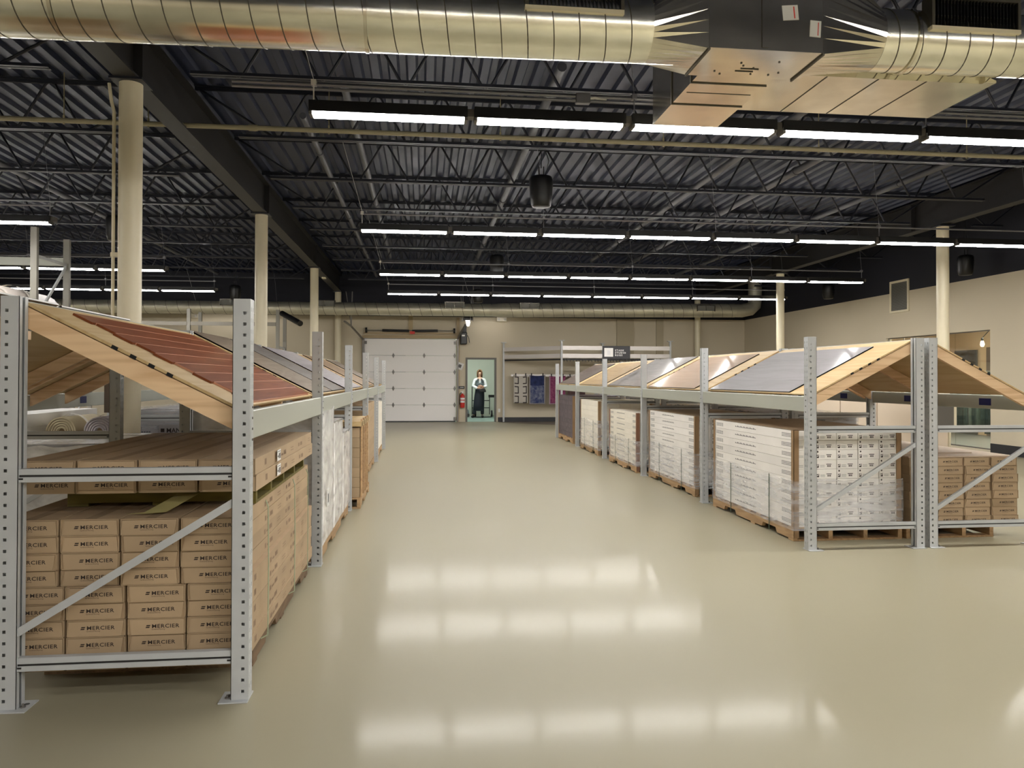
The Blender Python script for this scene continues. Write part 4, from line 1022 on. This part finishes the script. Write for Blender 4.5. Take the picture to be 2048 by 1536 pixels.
right_stack(2, 3.30, 11.62, 13.38, .93, .125, .2035, 9, M_CARTC, 'cream stack in the third right bay', keep=lambda c, r: c == 0, ends=False, prot=M_PROTR, wrapz=.5)
right_stack(3, 3.31, 14.28, 15.95, 1.035, .125, .2035, 9, M_CARTC, 'cream stack in the fourth right bay', keep=lambda c, r: c == 0, ends=False, sides=False, wrapz=.66)
right_stack(4, 3.34, 16.94, 18.76, 1.07, .125, .2035, 9, M_CARTP, 'mauve stack in the farthest right bay', keep=lambda c, r: c == 0, ends=False, sides=False, wrapz=0, straps=False)
# rear right rack
KR = [kraft_carton(.265, 2.08, .0772, v, side=True) for v in (0, 1, 2)]
pallet(4.43, 5.30, 6.62, 8.6, .001, .122, 'wooden pallet under the brown cartons of the rear right rack')
place_cartons(KR, 4, 8, 4.472, 6.63, .124, .265, .0772, .009, lambda c, r: 'brown printed carton, %s from left, %s row down, stack of rear right rack' % (ORD[c], rowlab(8, r)), 'brown cartons in the rear right rack')
b = MB(); b.box(4.48, 5.55, 6.66, 8.7, 0, .01); b.box(4.5, 5.3, 6.9, 8.6, .011, .02)
tag(b.build('cardboard_sheet', mat('pale_board', srgb(190, 170, 148), .6), loc=(0, 0, .7425)), 'pale boards lying on the brown cartons of the rear right rack', 'cardboard sheet')
GM = {}
def block_stack(x0, x1, y0, y1, z0, z1, cols, rows, m, who, wr=True, wm=None, keep=None):
    W_ = (x1-x0)/cols; H = (z1-z0)/rows; key = (round(W_, 3), round(y1-y0, 3), round(H, 3), m.name)
    if key not in GM:
        b = MB(); b.box(.002, W_-.002, 0, y1-y0, .001, H-.001)
        for i in range(6): b.quad([(W_*.3+i*W_*.06, -.0006, H*.5), (W_*.345+i*W_*.06, -.0006, H*.5), (W_*.345+i*W_*.06, -.0006, H*.62), (W_*.3+i*W_*.06, -.0006, H*.62)], 1)
        GM[key] = b.mesh('carton', [m, M_GREYINK])
    pallet(x0, x1, y0, y1, .001, z0-.001, 'wooden pallet under the %s' % who)
    place_cartons([GM[key]], cols, rows, x0, y0, z0, W_, H, 0, lambda c, r: '%s carton, %s from left, %s row down, %s' % (who.split()[0], ORD[c], rowlab(rows, r), ' '.join(who.split()[1:])), 'cartons in the '+who, jx=.0, jy=.008, rot=0, keep=keep)
    if wr: wrap(x0-.012, x1+.012, y0-.015, y1+.015, z0-.02, z1+.01, 'shiny stretch film round the %s' % who, wm or M_WRAP, top=True)
for k, (c, zt) in enumerate([(M_CARTG, 1.02), (M_CARTC, 1.0), (M_KRAFT, .95)]):
    y = YR+(k+1)*PR
    block_stack(4.48, 5.40, y+.3, y+2.2, .125, zt, 3, 6, c, ['grey', 'cream', 'brown'][k]+' stack, %s bay, rear right rack' % ORD[k+1], keep=lambda c, r: r == 5)

# ------------------------------------------------------------------ left rack bays beyond the first
def mini_carton(W_, L_, H, m):
    b = MB(); b.box(.002, W_-.002, .002, L_-.002, .001, H-.001); return b.mesh('carton', [m])
wc = mini_carton(.45, .36, .1535, M_CARTW)
steps = [1.2, 1.2, 1.05, 1.05, .82, .82]
x0 = -1.78
pallet(-1.74, -.81, 6.3, 8.5, .001, .122, 'wooden pallet under the lumpy white wrapped stack')
for j, zt in enumerate(steps):
    rows = max(1, round((zt-.125)/.1535))
    for r in range(rows):
        for c in range(2):
            if c == 0 and r < rows-1: HIDDEN.append((wc, (x0, 6.27+j*.365+j//2*.03, .124+r*.1535))); continue
            o = bpy.data.objects.new('flooring_carton', wc); C.objects.link(o)
            o.location = (x0+c*.475+random.uniform(-.012, .022), 6.27+j*.365+j//2*.03+random.uniform(-.001, .001), .124+r*.1535)
            tag(o, 'white carton, %s column back, %s up, %s side, wrapped left stack' % (ORD[j], ORD[r], 'aisle' if c else 'inner'), 'carton', 'white cartons in the second left bay')
for j, (ya, yb, zt) in enumerate([(6.25, 7.005, 1.21), (7.018, 7.772, 1.06), (7.784, 8.53, .905)]):
    wrap(-1.81, -.798, ya, yb, .13, zt, 'wrinkled whitish film round the %s section of the wrapped left stack' % ('tall', 'middle', 'low')[j], M_WRAPW, top=True, amp=.005)
b = MB(); b.box(0, .008, 0, .1, 0, .14); b.box(.0081, .009, .02, .08, .03, .1, 1)
tag(b.build('shipping_label', [M_LABEL, M_GREYINK], loc=(-.782, 6.4, .42)), 'white paper label pouch low on the wrapped white stack', 'label')
kb = mini_carton(.34, .9, .112, M_KRAFT)
pallet(-1.74, -.70, 8.78, 10.15, .001, .122, 'wooden pallet under the brown stack in the third left bay')
for r in range(7):
    for c in range(3):
        for j in range(1):
            if c == 0 and r < 6: HIDDEN.append((kb, (-1.735, 8.80, .124+r*.1125))); continue
            o = bpy.data.objects.new('flooring_carton', kb); C.objects.link(o); o.location = (-1.735+c*.342, 8.80+random.uniform(-.01, .01), .124+r*.1125)
            tag(o, 'brown carton, %s from left, %s row down, third left bay stack' % (ORD[c], rowlab(7, r)), 'carton', 'brown cartons in the third left bay')
b = MB(); b.box(-1.76, -.69, 8.77, 10.1, 0, .055); 
tag(b.build('plywood_lid', M_PLY, loc=(0, 0, .925)), 'light plywood lid on the brown stack in the third left bay', 'lid')
for i in range(4):
    b = MB(); b.box(0, .016, 0, .09, 0, .88); tag(b.build('crate_slat', M_PALLET, loc=(-.706, 8.84+i*.3, .124)), 'upright wooden slat beside the brown stack, %s from the front' % ORD[i], 'slat', 'upright slats on the third left bay stack')
block_stack(-1.72, -.84, 11.45, 13.4, .125, 1.08, 3, 8, M_KRAFT, 'brown stack in the fourth left bay', wr=False, keep=lambda c, r: c == 2)
block_stack(-1.72, -.84, 13.95, 15.9, .125, 1.0, 3, 8, M_CARTC, 'cream stack in the farthest left bay', wr=False, keep=lambda c, r: c == 2)
# stacks beyond, seen through the left racks
block_stack(-3.28, -2.40, 6.32, 7.45, .125, .93, 2, 6, M_CARTW, 'white stack just behind the nearest left rack', wm=M_WRAPW)
block_stack(-3.3, -2.0, 8.95, 10.9, .125, 1.10, 3, 6, M_CARTG, 'lilac stack behind the thick column', wm=M_WRAP, keep=lambda c, r: r > 3)
block_stack(-4.42, -3.72, 7.3, 9.3, .125, 1.12, 2, 8, M_CARTW, 'white stack left of the rolled rugs', wr=False, keep=lambda c, r: r > 4)
block_stack(-3.3, -2.3, 11.4, 13.2, .125, 1.2, 3, 7, M_CARTG, 'grey stack behind the fourth left frame', wr=True, keep=lambda c, r: r > 4)
block_stack(-3.3, -2.3, 13.9, 15.7, .125, 1.1, 3, 7, M_CARTC, 'cream stack behind the fifth left frame', wr=True, keep=lambda c, r: r > 4)
mg = text_geo('MANNINGTON', .07, .001)
b = MB(); b.box(0, .62, 0, .002, 0, .13); b.text(mg, lambda u, v: (.08+u, -.0008, .04+v), 1); b.box(.02, .06, -.0008, -.0003, .045, .085, 1)
tag(b.build('printed_banner', [M_CARTG, M_INK], loc=(-2.92, 8.918, .82)), 'grey printed strip with dark lettering on the lilac wrapped stack', 'printed strip')
# rolled rugs lying on a low stack
def roll(px, py, pz, R, L_, m, lab, m2=None, rx=0):
    t = thing('rolled_rug', lab, 'rolled rug', (px, py, pz), 'rolls of carpet')
    b = MB(); n = 110; P = []
    turns = 5.; 
    for i in range(n+1):
        f = i/n; a = f*turns*2*PI; r_ = R*(.25+.75*f); P.append((r_*math.cos(a), r_*math.sin(a)))
    vs = [(x, y, z) for y in (0, L_) for x, z in P]; b.add(vs, [(i, i+1, i+1+n+1, i+n+1) for i in range(n)], 0, True)
    o = b.build('carpet_roll', m, t); solidify(o, R*.13, 0)
    b = MB(); b.tube([(0, .03, 0), (0, L_-.03, 0)], R*.24, 16); b.build('core', m2 or M_KRAFT_D, t)
    b = MB(); b.tube([(0, L_*.3, 0), (0, L_*.3+.05, 0)], R*1.09, 30, cap=False); b.build('tie_band', M_CARTC, t)
block_stack(-3.66, -2.98, 7.86, 8.6, .125, .78, 2, 4, M_CARTG, 'grey stack under the rolled rugs', wr=False, keep=lambda c, r: r == 3)
roll(-3.48, 7.88, .945, .15, .7, mat('cream_carpet', srgb(196, 182, 150), .9), 'cream rolled rug seen through the nearest left rack')
roll(-3.14, 7.9, .945, .15, .68, mat('lilac_carpet', srgb(176, 168, 172), .9), 'lilac grey rolled rug beside the cream roll')

# ------------------------------------------------------------------ tall racks far left and by the back wall
def tall_frame(px, y0, y1, H, lab):
    t = thing('tall_rack_frame', lab, 'rack frame', (px, y0, 0), 'tall upright frames of the storage racks')
    for yy in (0, y1-y0):
        b = MB(); b.box(-.045, .045, -.035, -.032, .004, H); b.box(-.045, -.042, -.032, .035, .004, H); b.box(.042, .045, -.032, .035, .004, H); b.build('post', mat('old_rack_grey', srgb(134, 130, 120), .5), t, (0, yy, 0))
    D = y1-y0-.07; z = .3; k = 0
    while z < H-.2:
        b = MB(); b.bar((0, .035, z), (0, .035+D, z), .03, .04); b.build('strut', M_RACK, t)
        if z+1.0 < H:
            b = MB(); b.bar((0, .035, z+.03), (0, .035+D, z+.97), .025, .04); b.build('brace', M_RACK, t)
        z += 1.
    b = MB(); b.box(-.07, .07, -.06, .06, .001, .004); b.build('base_plate', M_RACK, t)
tall_frame(-5.79, 12.2, 13.25, 3.72, 'tall grey rack frame at far left under the lights')
t = thing('tall_rack_beam', 'pale beam of the tall rack at far left', 'rack beam', (-8.5, 13.3, 3.30))
b = MB(); b.box(0, 2.66, 0, .04, 0, .13); b.build('beam', M_BEAM, t)
tall_frame(-8.6, 12.2, 13.25, 3.72, 'tall grey rack frame beyond the left edge of view')
t = thing('tall_rack_beam', 'lower pale beam carrying the big white roll', 'rack beam', (-8.5, 13.3, 2.1))
b = MB(); b.box(0, 2.66, 0, .04, 0, .13); b.box(0, 2.66, -1.18, -1.14, 0, .13); b.build('beam', M_BEAM, t)
roll(-6.28, 12.0, 2.55, .30, 1.5, mat('white_vinyl_roll', srgb(176, 168, 160), .5), 'big white roll lying on the tall rack at far left')
for px, y in [(-9.1, 21.2), (-6.2, 21.2), (-3.9, 21.2)]:
    tall_frame(px, y, y+1.05, 3.3, 'tall perforated rack frame by the back wall, %s' % {-9.1: 'left', -6.2: 'middle', -3.9: 'right'}[px])
for i, (a, c, z, lb) in enumerate([(-9.05, -6.25, 2.86, 'upper left'), (-6.15, -3.95, 2.86, 'upper right'), (-9.05, -6.25, 1.3, 'lower left'), (-6.15, -3.95, 1.3, 'lower right')]):
    t = thing('tall_rack_beam', '%s beam of the tall rack by the back wall' % lb, 'rack beam', (a, 21.17, z))
    b = MB(); b.box(0, c-a, 0, .04, 0, .1); b.build('beam', mat('dull_beam', srgb(130, 124, 112), .5), t)
b = MB(); b.tube([(0, 0, 0), (.62, -.9, -.33)], .075, 14)
tag(b.build('rolled_tube', M_BLACK, loc=(-3.78, 21.15, 3.2)), 'dark tube sticking out near the third column', 'tube')
# ------------------------------------------------------------------ rug display
t = thing('rug_display_rack', 'white steel rug display frame with double top beams by the back wall', 'display rack', (2.68, 23.9, 0))
for (px, py) in [(0, 1.75), (1.66, 0), (5.2, 0), (3.4, 1.75)]:
    b = MB(); b.box(px-.03, px+.03, py-.03, py+.03, .004, 2.66); b.box(px-.09, px+.09, py-.05, py+.05, 2.66, 2.68); b.build('post', M_RACK, t)
M_SHINE = mat('satin_white_metal', srgb(214, 208, 204), .3, .2)
for z in (2.37, 2.12):
    b = MB(); b.box(1.69, 5.17, -.03, .03, z, z+.13); b.build('top_beam', M_SHINE, t)
    b = MB(); b.bar((.03, 1.74, z+.065), (1.63, .03, z+.065), .05, .13); b.build('side_beam', M_SHINE, t)
b = MB(); b.box(1.69, 5.17, -.02, .02, 2.04, 2.10); b.bar((.03, 1.74, 2.07), (1.63, .03, 2.07), .03, .05)
for i in range(34): q = 1.72+i*.1; b.box(q, q+.02, -.04, -.02, 2.0, 2.1)
b.build('roller_track', M_GIRD, t)
def rug(px, w_, z0, z1, mats, pat, lab):
    t = thing('hanging_rug', lab, 'rug', (px, 25.32, 0), 'rugs hanging by the back wall')
    b = MB(); n = 14; mrows = 26
    for i in range(n+1):
        for j in range(mrows+1):
            u = i/n; v = j/mrows; b.v.append((u*w_, .02*math.sin(u*5+px)+.012*math.sin(v*6), z1-(z1-z0)*v-.03*math.sin(u*PI)*(1-v)))
    for i in range(n):
        for j in range(mrows):
            a = i*(mrows+1)+j; b.f.append((a, a+1, a+mrows+2, a+mrows+1)); b.m.append(pat(i, j)); b.sm.append(True)
    o = b.build('rug_pile', mats, t); solidify(o, .01)
    for u in (.15, .85):
        b = MB(); b.box(u*w_-.015, u*w_+.015, -.03, .05, z1-.04, z1+.06); b.build('clip', M_GIRD, t)
WH, DK = mat('rug_white', srgb(176, 170, 160), .95), mat('rug_black', srgb(58, 50, 52), .95)
def pat_geo(i, j):
    if i in (6,) : return 0
    ii = i % 8; jj = j % 9
    if ii in (5, 6, 7): return 0
    if jj in (0, 8): return 0
    if (jj in (1, 7) and ii in (1, 2, 3, 4)) or (ii in (4,)) : return 1
    return 0
rug(2.98, .48, .64, 1.58, [WH, DK], pat_geo, 'white hanging rug with black geometric outlines')
B1 = mat('rug_blue', srgb(42, 52, 94), .95, var=.5, vscale=9, col2=srgb(112, 116, 132)); B2 = mat('rug_blue_dark', srgb(34, 42, 80), .95, var=.25, vscale=9)
rug(3.5, .55, .60, 1.58, [B1, B2, mat('rug_border', srgb(140, 134, 134), .95)], lambda i, j: 2 if i in (0, 13) or j > 24 else (1 if j < 9 else 0), 'faded blue hanging rug with pale border')
rug(4.17, .56, .60, 1.56, [mat('rug_magenta', srgb(104, 36, 76), .95, col2=srgb(134, 70, 100), vscale=16), mat('rug_border2', srgb(150, 128, 138), .95)], lambda i, j: 1 if i in (0,) or j > 24 else 0, 'magenta hanging rug right of the blue one')
rug(4.8, .6, .66, 1.55, [mat('rug_brown', srgb(78, 58, 56), .95, var=.2, vscale=10)], lambda i, j: 0, 'dark brown hanging rug at the right end of the rail')
b = MB(); b.box(2.9, 6.4, 25.38, 25.42, 1.53, 1.60); b.box(3.0, 3.04, 25.42, 25.79, 1.54, 1.58); b.box(6.2, 6.24, 25.42, 25.79, 1.54, 1.58)
tag(b.build('rug_rail', M_SHINE), 'white wall rail the rugs hang from', 'rail')

# sign on the rack post
t = thing('rack_sign', 'black sign with white square and white lettering on a right rack post', 'sign', (3.265, 13.79, 1.832))
b = MB(); b.box(0, .522, 0, .012, 0, .238); bevel(b.build('sign_board', mat('sign_black', srgb(30, 29, 33), .4), t), .003)
b = MB(); b.box(.035, .20, -.002, -.0005, .04, .2); b.build('white_square', M_WHITE, t)
b = MB()
b.quad([(.09, -.0026, .07), (.15, -.0026, .07), (.15, -.0026, .14), (.09, -.0026, .16)]); b.build('faint_emblem', mat('faint_grey', srgb(214, 212, 212), .5), t)
b = MB()
for i, s in enumerate(('STARK', 'STUDIO', 'RUGS')):
    g = text_geo(s, .046, .0009, spacing=1.35); b.text(g, lambda u, v: (.235+u, -.001, .140-i*.044+v))
b.build('lettering', M_WHITE, t)

# ------------------------------------------------------------------ things seen beyond the right racks
t = thing('display_cabinet', 'cream panelled cabinet seen through the nearest right rack', 'cabinet', (6.2, 12.0, 0))
b = MB(); b.box(0, 2.6, 0, .5, .004, 1.16)
b.build('body', mat('cream_laminate', srgb(206, 190, 170), .5), t)
for i in range(4):
    b = MB(); b.box(.01+i*.65, .64+i*.65, -.02, -.001, .08, 1.14); b.build('door', mat('cream_laminate2', srgb(210, 194, 174), .5), t)
t = thing('picture_frame', 'pale framed board leaning behind the rear right rack', 'framed board', (7.75, 11.2, 0))
b = MB(); b.box(0, .6, 0, .03, .7, .74); b.box(0, .6, 0, .03, 1.2, 1.24); b.box(0, .04, 0, .03, .74, 1.2); b.box(.56, .6, 0, .03, .74, 1.2); b.build('frame', M_COL, t)
b = MB(); b.box(.04, .56, .01, .02, .74, 1.2); b.build('board', M_FRAMEG, t)
b = MB(); b.bar((.1, .05, 0.0), (.1, .03, .7), .03, .03); b.bar((.5, .05, 0.0), (.5, .03, .7), .03, .03); b.build('leg', M_COL, t)

# ------------------------------------------------------------------ person in the doorway
def skin_obj(name, joints, edges, m, parent, sub=2):
    me = bpy.data.meshes.new(name); me.from_pydata([j[:3] for j in joints], edges, []); me.materials.append(m)
    o = bpy.data.objects.new(name, me); C.objects.link(o); o.parent = parent
    md = o.modifiers.new('skin', 'SKIN'); md.use_smooth_shade = True
    if not me.skin_vertices: 
        try: me.attributes
        except Exception: pass
    sv = me.skin_vertices[0].data
    for i, j in enumerate(joints):
        r = j[3]; sv[i].radius = (r, r) if not isinstance(r, tuple) else r
    sv[0].use_root = True
    s = o.modifiers.new('sub', 'SUBSURF'); s.levels = sub; s.render_levels = sub
    return o
PX, PY = 2.07, 28.35
t = thing('person', 'woman with brown hair, white shirt, dark vest and long apron in the doorway', 'person', (PX, PY, 0))
def hand_joints(base, d, side, J, E, root):
    d = Vector(d).normalized(); base = Vector(base); up = Vector((0, 0, 1)); a = d.cross(up).normalized()
    J.append((*base, .026)); w0 = len(J)-1; E.append((root, w0))
    J.append((*(base+d*.055), (.036, .018))); p = len(J)-1; E.append((w0, p))
    for k, ln in enumerate((.065, .075, .07, .055)):
        off = up*(.025-.017*k); q0 = base+d*.085+off; q1 = q0+d*ln*.5+Vector((0, .008, -.004)); q2 = q1+d*ln*.45+Vector((0, .02, -.008))
        i0 = len(J); J += [(*q0, .0095), (*q1, .009), (*q2, .0075)]; E += [(p, i0), (i0, i0+1), (i0+1, i0+2)]
    q0 = base+d*.03+up*.035; i0 = len(J); J += [(*q0, .011), (*(q0+d*.03+up*.02), .010), (*(q0+d*.055+up*.022), .008)]; E += [(w0, i0), (i0, i0+1), (i0+1, i0+2)]
# body: pelvis root, one continuous figure
J = [(0, 0, .96, (.135, .10)), (0, 0, 1.10, (.115, .085)), (0, 0, 1.28, (.135, .09)), (0, 0, 1.42, (.12, .075)), (0, 0, 1.49, .05), (0, -.005, 1.56, .05), (0, -.01, 1.62, (.072, .085)), (0, -.005, 1.70, (.07, .08)),
     (-.165, 0, 1.41, .052), (-.245, -.02, 1.17, .043), (-.06, -.2, 1.10, .034),      # right arm (screen left) folded
     (.165, 0, 1.41, .052), (.235, -.02, 1.16, .043), (.11, -.2, 1.15, .034),
     (-.10, 0, .90, .085), (-.16, .0, .5, .058), (-.22, .01, .09, .04), (.09, 0, .90, .085), (.10, -.01, .5, .058), (.10, .0, .09, .04),
     (-.24, -.06, .045, .02), (.10, -.08, .045, .02)]
E = [(0, 1), (1, 2), (2, 3), (3, 4), (4, 5), (5, 6), (6, 7), (3, 8), (8, 9), (9, 10), (3, 11), (11, 12), (12, 13), (0, 14), (14, 15), (15, 16), (0, 17), (17, 18), (18, 19), (16, 20), (19, 21)]
hand_joints((-.02, -.225, 1.10), (1, -.15, .0), 1, J, E, 10); hand_joints((.07, -.235, 1.17), (-1, -.1, .02), -1, J, E, 13)
skin_obj('body', J, E, M_SKIN, t)
# face details
b = MB(); b.lathe([(.004, -.012), (.012, -.006), (.010, .012), (.003, .03)], 0, 0, 8); b.build('nose', M_SKIN, t, (0, -.103, 1.625))
b = MB()
for s in (-.028, .028): b.tube([(s, -.088, 1.652), (s, -.096, 1.652)], .010, 8)
b.build('eye', mat('eye_dark', srgb(50, 36, 30), .3), t)
b = MB(); b.box(-.022, .022, -.097, -.085, 1.583, 1.590); b.build('mouth', mat('lip', srgb(160, 80, 76), .5), t)
# shirt, vest, apron, trousers, shoes
S = [(0, 0, 1.08, (.13, .10)), (0, 0, 1.28, (.145, .10)), (0, 0, 1.41, (.13, .085)), (-.175, 0, 1.42, .062), (-.25, -.02, 1.17, .058), (-.09, -.185, 1.10, .050), (.175, 0, 1.42, .062), (.24, -.02, 1.16, .058), (.13, -.19, 1.15, .050), (0, 0, 1.48, .058)]
skin_obj('shirt', S, [(0, 1), (1, 2), (2, 3), (3, 4), (4, 5), (2, 6), (6, 7), (7, 8), (2, 9)], M_SHIRT, t)
def ring_cloth(nm, secs, m, n=28, cut=None, a0=0., a1=2*PI):
    b = MB(); k_ = n
    for (z, rx, ry, cx, cy) in secs:
        for k in range(n+1):
            a = a0+(a1-a0)*k/n; b.v.append((cx+rx*math.cos(a), cy+ry*math.sin(a), z))
    for i in range(len(secs)-1):
        for k in range(n): b.f.append((i*(n+1)+k, i*(n+1)+k+1, (i+1)*(n+1)+k+1, (i+1)*(n+1)+k)); b.m.append(0); b.sm.append(True)
    o = b.build(nm, m, t); solidify(o, .006); return o
ring_cloth('vest', [(1.06, .152, .122, 0, 0), (1.18, .148, .118, 0, 0), (1.3, .158, .125, 0, 0), (1.4, .15, .115, 0, 0), (1.455, .10, .09, 0, 0)], M_VEST, a0=-PI/2+.28, a1=1.5*PI-.28)
ring_cloth('vest_front', [(1.06, .156, .126, 0, 0), (1.18, .152, .122, 0, 0), (1.3, .162, .129, 0, 0)], M_VEST)
ring_cloth('apron', [(.26, .185, .13, -.05, -.02), (.5, .19, .135, -.04, -.01), (.8, .185, .14, -.01, 0), (1.0, .165, .13, 0, 0), (1.1, .158, .128, 0, 0)], M_APRON)
skin_obj('trousers', [(0, .0, .95, (.14, .11)), (-.10, 0, .86, .10), (-.16, 0, .5, .078), (-.21, .01, .1, .066), (.09, 0, .86, .10), (.10, -.01, .5, .078), (.10, .0, .1, .066)], [(0, 1), (1, 2), (2, 3), (0, 4), (4, 5), (5, 6)], M_APRON, t)
for a, c in (((-.215, .03, .062), (-.30, -.17, .05)), ((.10, .04, .062), (.10, -.2, .05))):
    skin_obj('shoe', [(*a, .06), (*[(p+q)/2 for p, q in zip(a, c)], .058), (*c, .042)], [(0, 1), (1, 2)], M_BLACK, t)
b = MB(); n = 24
for i, (z, r, cut) in enumerate([(1.50, .098, 1.05), (1.56, .105, 1.0), (1.64, .104, .95), (1.70, .1, .75), (1.75, .08, .3), (1.785, .04, 0.), (1.79, .004, 0)]):
    for k in range(n+1):
        a = -PI/2+cut+(2*PI-2*cut)*k/n; b.v.append((r*math.cos(a), .0+r*1.05*math.sin(a), z))
for i in range(6):
    for k in range(n): q = i*(n+1)+k; b.f.append((q, q+1, q+n+2, q+n+1)); b.m.append(0); b.sm.append(True)
solidify(b.build('hair', M_HAIR, t), .012)
b = MB(); b.box(-.018, .018, -.128, -.118, 1.28, 1.44); b.build('tie', M_SHIRT, t)
b = MB(); b.prism([(-.10, 0), (.12, 0), (.10, .09), (.05, .14), (-.06, .13), (-.11, .07)], -.06, .05)
o = b.build('handbag', M_BLACK, loc=(PX+.10, PY-.27, .96)); bevel(o, .02, 2); tag(o, 'black pouch held by the woman in the doorway', 'bag')
# hand truck and vacuum in the storeroom
t = thing('hand_truck', 'black hand truck standing behind the woman in the doorway', 'hand truck', (2.15, 28.95, 0))
b = MB(); b.tube([(-.32, 0, .1), (-.32, .02, 1.15), (-.28, .02, 1.24), (.1, .02, 1.26)], .016, 8); b.tube([(.34, 0, .1), (.34, .02, .78)], .016, 8)
b.bar((-.32, 0, .62), (.34, 0, .62), .02, .03); b.bar((-.32, 0, .35), (.34, 0, .35), .02, .03); b.box(.3, .62, -.03, .03, .74, .84); b.build('frame', M_BLACK, t)
for s in (-.2, .42):
    b = MB(); b.tube([(s-.03, 0, .13), (s+.03, 0, .13)], .125, 20); b.tube([(s-.035, 0, .13), (s+.035, 0, .13)], .05, 12, 1); b.build('wheel', [M_BLACK, M_WHITE], t)
b = MB(); b.box(-.3, .4, -.25, 0, .005, .02); b.build('toe_plate', M_BLACK, t)
t = thing('vacuum_cleaner', 'dark vacuum cleaner with pale top at the left of the doorway', 'vacuum cleaner', (1.56, 28.6, 0))
b = MB(); b.box(-.16, .14, -.2, .2, .03, .16); bevel(b.build('body', M_BLACK, t), .02)
b = MB(); b.prism([(-.15, .16), (.13, .16), (.1, .3), (-.1, .36)], -.16, .16); bevel(b.build('canister', mat('vacuum_grey', srgb(96, 112, 116), .4), t), .02)
b = MB(); b.tube([(-.1, 0, .34), (-.2, 0, .6), (-.24, 0, .95)], .018, 8); b.build('hose', M_BLACK, t)

# cartons buried inside the stacks: one object
b = MB(); mm = []
for me, loc in HIDDEN:
    mi = []
    for m_ in me.materials:
        if m_ not in mm: mm.append(m_)
        mi.append(mm.index(m_))
    base = len(b.v); b.v += [(v.co.x+loc[0], v.co.y+loc[1], v.co.z+loc[2]) for v in me.vertices]
    for p in me.polygons: b.f.append(tuple(i+base for i in p.vertices)); b.m.append(mi[p.material_index]); b.sm.append(False)
o = b.build('flooring_cartons', mm); tag(o, 'the many cartons buried in the inner columns of the rack stacks', 'cartons', kind='stuff')
